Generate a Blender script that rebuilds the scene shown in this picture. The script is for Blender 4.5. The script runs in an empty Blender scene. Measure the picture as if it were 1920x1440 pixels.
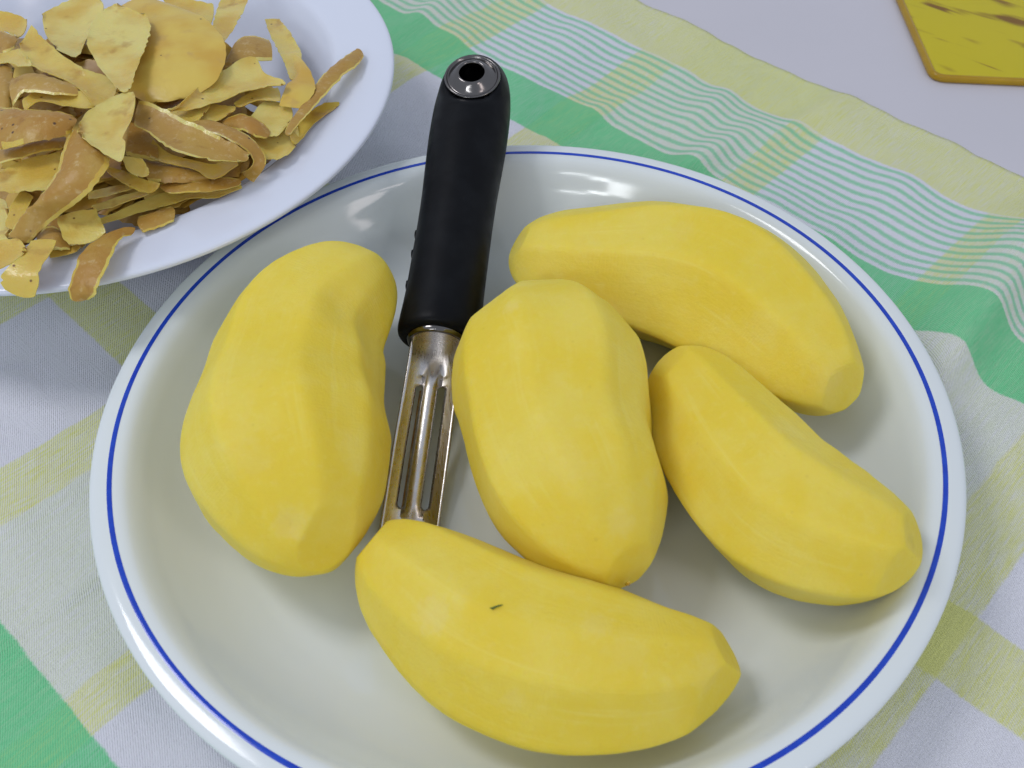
import bpy, bmesh, math, random
import numpy as np
from mathutils import Vector, Matrix, noise

random.seed(7)
rng = np.random.default_rng(7)
SC = bpy.context.scene
COL = SC.collection
MM = 0.001

# ------------------------------------------------------------------ camera
PITCH, ROLL = 0.869956, -0.0282855
fw = Vector((0, math.cos(PITCH), -math.sin(PITCH)))
rt = Vector((1, 0, 0)); up = rt.cross(fw)
r2 = rt * math.cos(ROLL) + up * math.sin(ROLL)
u2 = -rt * math.sin(ROLL) + up * math.cos(ROLL)
cam = bpy.data.cameras.new('camera')
cam_o = bpy.data.objects.new('camera', cam); COL.objects.link(cam_o)
M = Matrix((r2, u2, -fw)).transposed().to_4x4()
M.translation = Vector((-3.2925, -188.5228, 259.0913)) * MM
cam_o.matrix_world = M
cam.sensor_width = 36.0; cam.sensor_fit = 'HORIZONTAL'; cam.lens = 37.45
cam.clip_start = 0.01; cam.clip_end = 20
cam.dof.use_dof = True; cam.dof.focus_distance = 0.335; cam.dof.aperture_fstop = 24.0
SC.camera = cam_o
SC.cycles.max_bounces = 8; SC.cycles.diffuse_bounces = 5; SC.cycles.glossy_bounces = 4; SC.cycles.transmission_bounces = 6
SC.cycles.sample_clamp_indirect = 6.0
SC.cycles.use_adaptive_sampling = True; SC.cycles.adaptive_threshold = 0.02

# ------------------------------------------------------------------ world and lamps
W = bpy.data.worlds.new('World'); SC.world = W; W.use_nodes = True
bg = W.node_tree.nodes['Background']
bg.inputs[0].default_value = (0.79, 0.86, 1.0, 1); bg.inputs[1].default_value = 0.78

def area(name, az, el, dist, sx, sy, power, col, target=(0, 20, 15), spread=180):
    l = bpy.data.lights.new(name, 'AREA'); l.shape = 'RECTANGLE'; l.size = sx; l.size_y = sy
    l.energy = power; l.color = col; l.spread = math.radians(spread)
    o = bpy.data.objects.new(name, l); COL.objects.link(o)
    t = Vector(target) * MM
    a, e = math.radians(az), math.radians(el)
    d = Vector((math.cos(e) * math.cos(a), math.cos(e) * math.sin(a), math.sin(e)))
    o.location = t + d * dist
    o.rotation_euler = (-d).to_track_quat('-Z', 'Y').to_euler()
    return o
area('left_window_light', 164, 58, 1.1, 0.26, 0.30, 4.0, (0.98, 0.97, 1.0))
area('front_window_light', -121, 31, 1.9, 0.20, 0.30, 3.4, (0.93, 0.97, 1.0))
area('front_window_light', -115, 36.5, 1.9, 0.16, 0.10, 1.2, (0.93, 0.97, 1.0))
area('front_window_light', -107.5, 39.3, 1.9, 0.22, 0.05, .8, (0.93, 0.97, 1.0))
area('warm_wall_light', -43, 34, 1.1, 0.17, 0.32, 1.0, (1.0, 0.90, 0.88))
area('warm_wall_light', -51, 48, 1.1, 0.18, 0.10, 0.35, (1.0, 0.90, 0.88))

VS = SC.view_settings
SC.display_settings.display_device = 'sRGB'
VS.view_transform = 'Standard'; VS.look = 'None'; VS.exposure = -0.40; VS.gamma = 1.0
VS.use_curve_mapping = False

# ------------------------------------------------------------------ helpers
class NT:
    """small node-tree writer"""
    def __init__(s, name):
        s.m = bpy.data.materials.new(name); s.m.use_nodes = True
        s.t = s.m.node_tree; s.b = s.t.nodes['Principled BSDF']
    def n(s, typ, **kw):
        x = s.t.nodes.new(typ)
        for k, v in kw.items(): setattr(x, k, v)
        return x
    def put(s, sock, v):
        if isinstance(v, bpy.types.NodeSocket): s.t.links.new(v, sock)
        elif v is not None: sock.default_value = v
    def math(s, op, a, b=None, c=None, clamp=False):
        x = s.n('ShaderNodeMath', operation=op, use_clamp=clamp)
        s.put(x.inputs[0], a)
        if b is not None: s.put(x.inputs[1], b)
        if c is not None: s.put(x.inputs[2], c)
        return x.outputs[0]
    def mix(s, f, a, b, blend='MIX'):
        x = s.n('ShaderNodeMix', data_type='RGBA', blend_type=blend)
        s.put(x.inputs[0], f); s.put(x.inputs[6], col4(a)); s.put(x.inputs[7], col4(b))
        return x.outputs[2]
    def step(s, x, lo, hi, a=0.0, b=1.0):
        m = s.n('ShaderNodeMapRange', interpolation_type='SMOOTHSTEP')
        s.put(m.inputs[0], x); m.inputs[1].default_value = lo; m.inputs[2].default_value = hi
        m.inputs[3].default_value = a; m.inputs[4].default_value = b
        return m.outputs[0]
    def band(s, x, lo, hi, soft=0.5):
        return s.math('MULTIPLY', s.step(x, lo - soft, lo + soft), s.step(x, hi - soft, hi + soft, 1, 0))
    def noise(s, vec, scale, detail=3, rough=0.5, dist=0.0):
        x = s.n('ShaderNodeTexNoise'); s.put(x.inputs['Vector'], vec)
        x.inputs['Scale'].default_value = scale; x.inputs['Detail'].default_value = detail
        x.inputs['Roughness'].default_value = rough; x.inputs['Distortion'].default_value = dist
        return x.outputs[0]
    def voro(s, vec, scale, rand=1.0):
        x = s.n('ShaderNodeTexVoronoi'); s.put(x.inputs['Vector'], vec)
        x.inputs['Scale'].default_value = scale; x.inputs['Randomness'].default_value = rand
        return x.outputs[0]
    def obj(s):
        return s.n('ShaderNodeTexCoord').outputs['Object']
    def uv(s):
        return s.n('ShaderNodeTexCoord').outputs['UV']
    def mapv(s, vec, scale=(1, 1, 1), rot=(0, 0, 0), loc=(0, 0, 0)):
        x = s.n('ShaderNodeMapping'); s.put(x.inputs[0], vec)
        x.inputs['Scale'].default_value = scale; x.inputs['Rotation'].default_value = rot
        x.inputs['Location'].default_value = loc
        return x.outputs[0]
    def bump(s, h, strength=0.3, dist=0.001):
        x = s.n('ShaderNodeBump'); s.put(x.inputs['Height'], h)
        x.inputs['Strength'].default_value = strength; x.inputs['Distance'].default_value = dist
        s.t.links.new(x.outputs[0], s.b.inputs['Normal'])
    def set(s, **kw):
        for k, v in kw.items():
            nm = {'color': 'Base Color', 'rough': 'Roughness', 'metal': 'Metallic', 'spec': 'Specular IOR Level',
                  'sss': 'Subsurface Weight', 'sss_r': 'Subsurface Radius', 'sss_s': 'Subsurface Scale',
                  'coat': 'Coat Weight', 'coat_r': 'Coat Roughness', 'trans': 'Transmission Weight', 'ior': 'IOR',
                  'sheen': 'Sheen Weight'}[k]
            s.put(s.b.inputs[nm], col4(v) if k == 'color' else v)
        return s.m
def col4(v):
    return (*v, 1.0) if isinstance(v, (tuple, list)) and len(v) == 3 else v

def mesh_obj(name, verts, faces, mats, parent=None, smooth=True, loc=(0, 0, 0), midx=None, uvs=None):
    """one mesh object; verts in millimetres in world axes, moved so that loc is its origin"""
    v = (np.asarray(verts, float) - np.asarray(loc, float)) * MM
    me = bpy.data.meshes.new(name)
    me.from_pydata([tuple(x) for x in v], [], faces)
    if not isinstance(mats, (list, tuple)): mats = [mats]
    for m in mats: me.materials.append(m)
    if midx is not None: me.polygons.foreach_set('material_index', midx)
    if smooth: me.polygons.foreach_set('use_smooth', [True] * len(me.polygons))
    if uvs is not None:
        uvl = me.uv_layers.new(name='UVMap')
        li = np.empty(len(me.loops), dtype=np.int32); me.loops.foreach_get('vertex_index', li)
        uvl.data.foreach_set('uv', np.asarray(uvs, float)[li].ravel())
    me.validate(); me.update()
    o = bpy.data.objects.new(name, me); COL.objects.link(o)
    if parent is not None:
        o.parent = parent
        base = Vector((0, 0, 0)); q = parent
        while q is not None: base += q.location; q = q.parent
        o.location = (Vector(loc) * MM) - base
    else:
        o.location = Vector(loc) * MM
    return o
def tag(o, label=None, cat=None, group=None, kind=None):
    if label: o['label'] = label
    if cat: o['category'] = cat
    if group: o['group'] = group
    if kind: o['kind'] = kind
    return o
def grid_faces(nr, nc, wrap=True, off=0):
    f = []
    for i in range(nr - 1):
        for j in range(nc if wrap else nc - 1):
            k = (j + 1) % nc
            f.append((off + i * nc + j, off + i * nc + k, off + (i + 1) * nc + k, off + (i + 1) * nc + j))
    return f
def lathe(prof, seg, centre=(0, 0, 0), ax=(1, 0, 0), ay=(0, 1, 0), az=(0, 0, 1)):
    prof = np.asarray(prof, float); th = 2 * np.pi * np.arange(seg) / seg
    ax, ay, az, c = map(lambda q: np.asarray(q, float), (ax, ay, az, centre))
    V = (c + prof[:, 0][:, None, None] * (np.cos(th)[None, :, None] * ax + np.sin(th)[None, :, None] * ay)
         + prof[:, 1][:, None, None] * az)
    return V.reshape(-1, 3), grid_faces(len(prof), seg)
def crom(c, t):
    c = np.asarray(c, float); n = len(c) - 1
    x = np.clip(t, 0, 1) * n; i = np.minimum(x.astype(int), n - 1); f = x - i
    if c.ndim == 2: f = f[:, None]
    e = np.concatenate([[2 * c[0] - c[1]], c, [2 * c[-1] - c[-2]]])
    a, b, d, g = e[i], e[i + 1], e[i + 2], e[i + 3]
    return .5 * (2 * b + (d - a) * f + (2 * a - 5 * b + 4 * d - g) * f * f + (3 * b - a - 3 * d + g) * f ** 3)
def smooth_profile(pts, n):
    return crom(np.asarray(pts, float), np.linspace(0, 1, n))

# ------------------------------------------------------------------ materials
def mat_glass_white(name, base, rough=0.08):
    t = NT(name); o = t.obj()
    n1 = t.noise(o, 14, 3)
    c = t.mix(t.step(n1, .35, .7), base, tuple(x * .985 for x in base))
    t.set(color=c, rough=t.step(t.noise(o, 60, 4), .3, .7, rough, rough + .05), spec=.5)
    t.bump(t.noise(o, 35, 2), .02, .0006)
    return t.m
M_plate = mat_glass_white('opal_glass', (0.74, 0.79, 0.80))
M_bowl = mat_glass_white('white_porcelain', (0.71, 0.75, 0.86), .14)
t = NT('cobalt_line'); o_ = t.obj()
M_blue = t.set(color=t.mix(t.step(t.noise(o_, 300, 3), .35, .75), (0.004, 0.045, 0.48), (0.008, 0.065, 0.55)), rough=.12, spec=.5)

def mat_potato(spots=()):
    t = NT('peeled_potato'); o = t.obj(); uv = t.uv()
    rnd = t.n('ShaderNodeObjectInfo').outputs['Random']
    off = t.n('ShaderNodeVectorMath', operation='ADD')
    t.put(off.inputs[0], o); cmb = t.n('ShaderNodeCombineXYZ')
    for i in range(3): t.put(cmb.inputs[i], rnd)
    t.put(off.inputs[1], cmb.outputs[0]); o2 = off.outputs[0]
    big = t.noise(o2, 45, 3, .55)
    streak = t.noise(t.mapv(uv, (18, 260, 1)), 1.0, 4, .6)
    fine = t.noise(o2, 900, 3, .6)
    sx = t.n('ShaderNodeSeparateXYZ'); t.put(sx.inputs[0], uv)
    fade = t.math('MULTIPLY', t.step(sx.outputs[0], .006, .028), t.step(sx.outputs[0], .082, .104, 1, 0))
    streak = t.math('ADD', t.math('MULTIPLY', t.math('SUBTRACT', streak, .5), fade), .5)
    c = t.mix(t.step(big, .35, .68), (0.80, 0.620, 0.060), (0.81, 0.66, 0.110))
    c = t.mix(t.math('MULTIPLY', t.step(streak, .52, .72), .28), c, (0.85, 0.76, 0.22))
    pale = t.math('MULTIPLY', t.step(t.noise(o2, 70, 3, .6), .58, .86), .25)
    c = t.mix(pale, c, (0.85, 0.78, 0.33))
    c = t.mix(t.math('MULTIPLY', t.step(t.voro(o2, 160), .10, .03), .10), c, (0.42, 0.27, 0.06))
    mott = t.noise(o2, 320, 5, .7)
    c = t.mix(t.math('MULTIPLY', t.step(mott, .50, .72), .14), c, (0.86, 0.77, 0.26))
    c = t.mix(t.math('MULTIPLY', t.step(mott, .50, .30), .12), c, (0.76, 0.54, 0.03))
    for pos, rad_, colr, amt_ in spots:      # eyes, scars and bruises where the photograph has them
        dn = t.n('ShaderNodeVectorMath', operation='DISTANCE'); t.put(dn.inputs[0], o); dn.inputs[1].default_value = pos
        dj = t.math('ADD', dn.outputs['Value'], t.math('MULTIPLY', t.math('SUBTRACT', t.noise(o, 420, 3, .6), .5), rad_ * 1.5))
        c = t.mix(t.math('MULTIPLY', t.step(dj, rad_ * .35, rad_ * 1.25, 1, 0), amt_ * .26), c, colr)
    t.set(color=c, rough=t.step(fine, .3, .7, .55, .7), spec=.22, sss=.55, sss_r=(1.0, .70, .10), sss_s=.006)
    chat = t.n('ShaderNodeTexWave', wave_type='BANDS', bands_direction='X', wave_profile='SIN')
    t.put(chat.inputs['Vector'], t.mapv(uv, (1, .25, 1))); chat.inputs['Scale'].default_value = 330
    chat.inputs['Distortion'].default_value = 4.5; chat.inputs['Detail'].default_value = 2; chat.inputs['Detail Scale'].default_value = 2
    amt = t.step(t.noise(o2, 55, 2), .46, .64)
    h = t.math('ADD', t.math('MULTIPLY', t.math('MULTIPLY', chat.outputs['Fac'], amt), .11), t.math('MULTIPLY', streak, .75))
    h = t.math('ADD', h, t.math('MULTIPLY', fine, .6))
    h = t.math('ADD', h, t.math('MULTIPLY', t.noise(o2, 240, 3), .5))
    t.bump(h, .55, .0005)
    return t.m
t = NT('green_herb'); M_herb = t.set(color=t.mix(t.noise(t.obj(), 1500), (0.03, 0.09, 0.01), (0.08, 0.14, 0.02)), rough=.6)

def rnd_vec(t, k=1.0):
    o = t.obj(); rnd = t.n('ShaderNodeObjectInfo').outputs['Random']
    cmb = t.n('ShaderNodeCombineXYZ')
    for i in range(3): t.put(cmb.inputs[i], t.math('MULTIPLY', rnd, 1.0 + i * .7))
    a = t.n('ShaderNodeVectorMath', operation='ADD'); t.put(a.inputs[0], o); t.put(a.inputs[1], cmb.outputs[0])
    return a.outputs[0], rnd
def mat_flesh():
    t = NT('peel_flesh'); v, rnd = rnd_vec(t)
    c = t.mix(rnd, (0.64, 0.47, 0.085), (0.72, 0.60, 0.19))
    c = t.mix(t.math('MULTIPLY', t.step(t.noise(v, 55, 3), .40, .66), .75), c, (0.58, 0.36, 0.040))
    c = t.mix(t.math('MULTIPLY', t.step(t.noise(v, 120, 3), .56, .74), .6), c, (0.36, 0.18, 0.02))
    c = t.mix(t.step(t.voro(v, 130), .075, .03), c, (0.16, 0.08, 0.03))
    t.set(color=c, rough=.26, spec=.5, sss=.40, sss_r=(1, .6, .15), sss_s=.002)
    t.bump(t.math('ADD', t.noise(v, 350, 4), t.math('MULTIPLY', t.noise(v, 1100, 2), .5)), .4, .0005)
    return t.m
def mat_skin():
    t = NT('potato_skin'); v, rnd = rnd_vec(t)
    c = t.mix(rnd, (0.40, 0.195, 0.026), (0.42, 0.25, 0.050))
    c = t.mix(t.step(t.noise(v, 70, 4, .6), .38, .68), c, (0.46, 0.285, 0.055))
    c = t.mix(t.math('MULTIPLY', t.step(t.noise(v, 160, 4, .65), .55, .74), .6), c, (0.26, 0.115, 0.015))
    c = t.mix(t.math('MULTIPLY', t.step(t.noise(v, 380, 5, .7), .54, .70), .55), c, (0.60, 0.45, 0.22))
    c = t.mix(t.step(t.voro(v, 150), .10, .035), c, (0.09, 0.045, 0.02))
    t.set(color=c, rough=.40, spec=.42)
    t.bump(t.math('ADD', t.noise(v, 500, 4), t.math('MULTIPLY', t.noise(v, 130, 3), .8)), .5, .0005)
    return t.m
def mat_mixed():
    t = NT('thin_peel'); v, rnd = rnd_vec(t)
    c = t.mix(t.step(t.noise(v, 40, 3), .40, .62), (0.60, 0.37, 0.05), (0.68, 0.50, 0.095))
    c = t.mix(t.math('MULTIPLY', t.step(t.noise(v, 110, 3), .58, .72), .6), c, (0.50, 0.31, 0.10))
    c = t.mix(t.step(t.voro(v, 140), .07, .03), c, (0.14, 0.08, 0.03))
    t.set(color=c, rough=.36, spec=.45)
    t.bump(t.noise(v, 400, 4), .35, .0005)
    return t.m
M_flesh, M_skin, M_mixed = mat_flesh(), mat_skin(), mat_mixed()
def mat_amber_peel():       # browned flesh, its colour also deepened for the shade in the heap's gaps
    t = NT('browned_shaded_flesh'); v, rnd = rnd_vec(t)
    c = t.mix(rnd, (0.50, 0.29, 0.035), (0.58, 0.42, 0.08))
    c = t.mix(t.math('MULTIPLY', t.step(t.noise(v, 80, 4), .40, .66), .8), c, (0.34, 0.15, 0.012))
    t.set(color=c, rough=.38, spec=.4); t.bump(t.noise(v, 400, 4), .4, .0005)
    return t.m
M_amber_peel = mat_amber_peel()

t = NT('black_rubber'); o_ = t.obj()
t.set(color=t.mix(t.step(t.noise(o_, 90, 4), .4, .7), (0.004, 0.0045, 0.006), (0.007, 0.008, 0.010)),
      rough=t.step(t.noise(o_, 160, 4), .35, .7, .38, .52), spec=.11)
t.bump(t.noise(o_, 1400, 2), .12, .0002); M_black = t.m
t = NT('brushed_steel'); o_ = t.obj()
n_ = t.noise(t.mapv(o_, (1, .06, 1)), 1800, 3)
t.set(color=t.mix(t.step(t.noise(o_, 160, 4), .45, .75), (0.66, 0.63, 0.61), (0.58, 0.53, 0.48)), metal=1.0,
      rough=t.step(n_, .3, .7, .24, .36)); t.bump(n_, .04, .0002); M_steel = t.m
t = NT('chrome'); M_chrome = t.set(color=(0.17, 0.16, 0.155), metal=1.0, rough=t.step(t.noise(t.obj(), 300, 3), .3, .7, .10, .22))
t = NT('rust_stain'); M_rust = t.set(color=t.mix(t.step(t.noise(t.obj(), 260, 4), .35, .65), (0.30, 0.14, 0.035), (0.42, 0.30, 0.16)), metal=.7, rough=.35)

def mat_cloth():
    t = NT('checked_cotton'); uv = t.uv()
    sp = t.n('ShaderNodeSeparateXYZ'); t.put(sp.inputs[0], uv)
    wob = t.noise(uv, .11, 3); wob = t.math('MULTIPLY', t.math('SUBTRACT', wob, .5), 1.2)
    fr = t.math('MULTIPLY', t.math('SUBTRACT', t.noise(uv, 1.3, 3, .65), .5), 1.5)
    u = t.math('ADD', t.math('ADD', sp.outputs[0], wob), fr); v = t.math('ADD', t.math('ADD', sp.outputs[1], wob), fr)
    WHITE, YEL, CREAM, GRN = (0.74, 0.74, 0.82), (0.70, 0.72, 0.20), (0.68, 0.73, 0.55), (0.16, 0.63, 0.29)
    warp = WHITE
    for lo, hi in ((-235, -187), (-93, -34), (60, 104), (205, 260)): warp = t.mix(t.band(u, lo, hi), warp, CREAM)
    yb = None
    for lo, hi in ((-187, -168), (-112, -93), (-34, -20), (48, 60), (104, 124), (190, 205)):
        b = t.band(u, lo, hi); yb = b if yb is None else t.math('MAXIMUM', yb, b)
    warp = t.mix(t.math('MULTIPLY', yb, t.step(sp.outputs[1], 190, 193, 1, .25)), warp, YEL)
    # weft
    gb = t.math('MAXIMUM', t.band(v, 118, 143), t.band(v, -161, -136))
    yv = t.math('MAXIMUM', t.math('MAXIMUM', t.band(v, 20, 43), t.band(v, -62, -41)), t.step(v, 191.5, 192.5))
    sreg = t.math('MAXIMUM', t.band(v, 143.5, 191.5), t.band(v, -210, -161.5))
    fr2 = t.math('FRACT', t.math('DIVIDE', t.math('SUBTRACT', v, 143.6), 4.36))
    lines = t.math('MULTIPLY', t.band(fr2, .30, .72, .15), sreg)
    # twill: the warp shows between the weft threads
    tw = t.math('SINE', t.math('MULTIPLY', t.math('ADD', sp.outputs[0], t.math('MULTIPLY', sp.outputs[1], 1.7)), 5.2))
    thr = t.noise(t.mapv(uv, (1.5, .12, 1)), 1.0, 2); thr2 = t.noise(t.mapv(uv, (.12, 1.5, 1)), 1.0, 2)
    twm = t.math('ADD', t.math('MULTIPLY', tw, .26), t.math('MULTIPLY', t.math('SUBTRACT', thr, .5), 1.3))
    base = t.mix(t.math('ADD', .42, twm, clamp=True), warp, (0.76, 0.765, 0.82))
    gfac = t.math('ADD', .90, t.math('MULTIPLY', twm, .42), clamp=True)
    c = t.mix(t.math('MULTIPLY', yv, t.math('ADD', .66, t.math('MULTIPLY', twm, .8), clamp=True)), base, YEL)
    c = t.mix(t.math('MULTIPLY', gb, gfac), c, GRN)
    c = t.mix(t.math('MULTIPLY', lines, t.math('SUBTRACT', gfac, .08)), c, (0.22, 0.63, 0.37))
    c = t.mix(t.math('MULTIPLY', t.step(t.noise(uv, .8, 4, .7), .45, .8), .12), c, (0.35, 0.35, 0.28))
    t.set(color=c, rough=.85, spec=.15, sheen=.12)
    h = t.math('ADD', t.math('MULTIPLY', tw, .32), t.math('ADD', thr, thr2))
    h = t.math('ADD', h, t.noise(uv, 2.2, 3))
    t.bump(h, .6, .00055)
    return t.m
M_cloth = mat_cloth()
t = NT('white_table'); o_ = t.obj()
t.set(color=t.mix(t.step(t.noise(o_, 5, 4), .35, .7), (0.60, 0.58, 0.63), (0.57, 0.555, 0.60)), rough=.42, spec=.35)
t.bump(t.noise(o_, 900, 3), .06, .0003); M_table = t.m

def mat_amber():
    t = NT('amber_plastic'); o = t.obj()
    streak = t.noise(t.mapv(t.mapv(o, rot=(0, 0, math.radians(38))), (26, 130, 1)), 1.0, 2, .5, .4)
    c = t.mix(t.step(streak, .56, .68), (0.82, 0.69, 0.003), (0.30, 0.14, 0.004))
    t.set(color=c, rough=.10, spec=.5, trans=.35, ior=1.45, sss=.0)
    t.bump(t.noise(o, 60, 2), .12, .0008)
    return t.m
M_amber = mat_amber()
t = NT('amber_edge'); M_amber_edge = t.set(color=t.mix(t.noise(t.obj(), 60), (0.46, 0.25, 0.006), (0.66, 0.42, 0.010)), rough=.15, trans=.35, ior=1.45)

# ------------------------------------------------------------------ setting: table and cloth
s_ = 1800.0
table = mesh_obj('table_top', [(-s_, -s_, -30), (s_, -s_, -30), (s_, s_, -30), (-s_, s_, -30), (-s_, -s_, 0), (s_, -s_, 0), (s_, s_, 0), (-s_, s_, 0)],
                 [(4, 5, 6, 7), (0, 3, 2, 1), (0, 1, 5, 4), (1, 2, 6, 5), (2, 3, 7, 6), (3, 0, 4, 7)], M_table, smooth=False)
tag(table, kind='structure')

PLATE_C = (0.0, 0.0); BOWL_C = (-149.3, 141.3)
def sm(x, a, b):
    q = np.clip((x - a) / (b - a), 0, 1); return q * q * (3 - 2 * q)
def cloth():
    us = np.arange(-340, 341, 2.0); vs = np.concatenate([np.arange(-320, 60, 2.5), np.arange(60, 221.6, 1.7)])
    vs[-1] = 221.5
    U, V = np.meshgrid(us, vs)
    k = 2 ** -.5
    # hem is not quite straight
    hem = np.exp(-((221.5 - V) / 30) ** 2) * (1.5 * np.sin(U / 29 + .6) + .5 * np.sin(U / 13.7 + 2) + .22 * np.sin(U / 4.9) + .2 * np.sin(U / 2.3))
    Vd = V + hem
    Ud = U + 0.8 * np.sin(V / 37 + U / 51)
    X = (Ud + Vd) * k; Y = (Vd - Ud) * k
    rp = np.hypot(X - PLATE_C[0], Y - PLATE_C[1]); rb = np.hypot(X - BOWL_C[0], Y - BOWL_C[1])
    free = sm(rp, 92, 128) * sm(rb, 70, 100)
    def ridge(u0, v0, u1, v1, amp, w, w2=None):
        # a soft fold running from (u0,v0) to (u1,v1); w on one side, w2 on the other
        du, dv = u1 - u0, v1 - v0; L = math.hypot(du, dv); du /= L; dv /= L
        s = (U - u0) * du + (V - v0) * dv; d = (U - u0) * dv - (V - v0) * du
        ww = np.where(d > 0, w, w2 or w)
        return amp * np.exp(-(d / ww) ** 2) * sm(s, -L * .15, L * .25) * (1 - sm(s, L * .7, L * 1.2))
    Z = 0.35 * np.sin(U / 19 + V / 41) * np.cos(V / 23 - U / 67) + .25 * np.sin(U / 7.7 - V / 29)
    rg = np.random.default_rng(4)
    for _ in range(26):          # small irregular rumples
        wl_ = rg.uniform(18, 60); an = rg.uniform(0, math.pi); ph = rg.uniform(0, 6.3)
        Z += .0042 * wl_ * np.sin((U * math.cos(an) + V * math.sin(an)) * 6.283 / wl_ + ph + .8 * np.sin(V / 31 + ph) + .6 * np.sin(U / 27 - ph))
    Z += ridge(76, 96, 68, 200, 13.5, 8, 17)
    Z += ridge(98, 100, 112, 210, 3.5, 8, 8)
    Z += ridge(-49, 122, -42, 182, 4.6, 5.5, 9)
    Z += ridge(-62, 150, -66, 216, 2.6, 7)
    Z += ridge(-36, 165, -26, 222, 2.4, 6)
    Z += ridge(-98, 116, -96, 160, 2.2, 6)
    Z += ridge(12, 120, 22, 200, 1.6, 10)
    Z += ridge(-196, 120, -205, 200, 4, 8)
    Z += ridge(-182, 60, -178, 160, 2, 9)
    Z += ridge(-60, -152, -59, -95, 1.5, 2.2, 3.6)
    Z += ridge(-98, -140, -88, -80, 1.0, 5)
    Z += ridge(-30, -170, -20, -110, 1.0, 6)
    Z += ridge(118, -40, 128, 70, 1.6, 9)
    Z += ridge(150, 0, 146, 120, 2.2, 10)
    Z = 1.0 + np.maximum(Z, -.55) * free
    P = np.stack([X, Y, Z], -1).reshape(-1, 3)
    nr, nc = U.shape
    f = grid_faces(nr, nc, wrap=False)
    o = mesh_obj('tablecloth', P, f, M_cloth, uvs=np.stack([U, V], -1).reshape(-1, 2))
    so = o.modifiers.new('thickness', 'SOLIDIFY'); so.thickness = .0007; so.offset = -1
    return o
tag(cloth(), 'green, yellow and white checked cotton cloth spread under plate and dish', 'tablecloth')

# ------------------------------------------------------------------ plate
prof = [(0.01, 5.0), (40, 5.0), (70, 5.05), (82, 5.3), (88, 6.2), (94, 8.6), (99.5, 12.6), (104, 17.4), (107.2, 21.8), (109.4, 24.4), (111.4, 25.65),
        (114.1, 26.0), (116.6, 25.95), (118.6, 25.6), (119.7, 24.75), (119.6, 23.6), (118.2, 22.8), (115, 22.2), (110.5, 20.2), (105, 14.5), (99, 9.0), (92, 4.6),
        (85, 2.6), (80, 1.2), (78, .9), (76, 1.2), (74, 2.4), (50, 2.6), (0.01, 2.6)]
def dense(prof, k=4):
    return smooth_profile(prof, (len(prof) - 1) * k + 1)
V, F = lathe(dense(prof), 192)
plate = mesh_obj('dinner_plate', V, F, M_plate)
tag(plate, 'white opal glass plate with a blue line round its rim', 'plate')
ring = [(113.42, 26.03), (113.75, 26.07), (114.1, 26.08), (114.45, 26.07), (114.78, 26.03)]
V, F = lathe(ring, 256)
mesh_obj('rim_line', V, F, M_blue, plate)

# ------------------------------------------------------------------ dish of peels
bprof = [(0.01, 9.0), (40, 9.0), (56, 9.6), (64, 12.5), (71, 19), (76.5, 28), (80.5, 34.5), (83.6, 39.0), (85.4, 41.0), (87.4, 41.9), (92, 42.3), (98, 42.7), (104, 43.0), (106.4, 42.8),
         (107.2, 41.9), (106.6, 40.9), (103, 40.2), (94, 38.8), (86, 36.6), (82.5, 32), (77, 22), (70, 12), (62, 6.5), (54, 4), (52, 1.2), (50, .9), (48, 1.2), (47, 5.5), (30, 6), (.01, 6)]
V, F = lathe(dense(bprof), 192, (BOWL_C[0], BOWL_C[1], 0))
bowl = mesh_obj('soup_dish', V, F, M_bowl, loc=(BOWL_C[0], BOWL_C[1], 0))
tag(bowl, 'plain white rimmed dish heaped with potato peels', 'dish')

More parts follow.
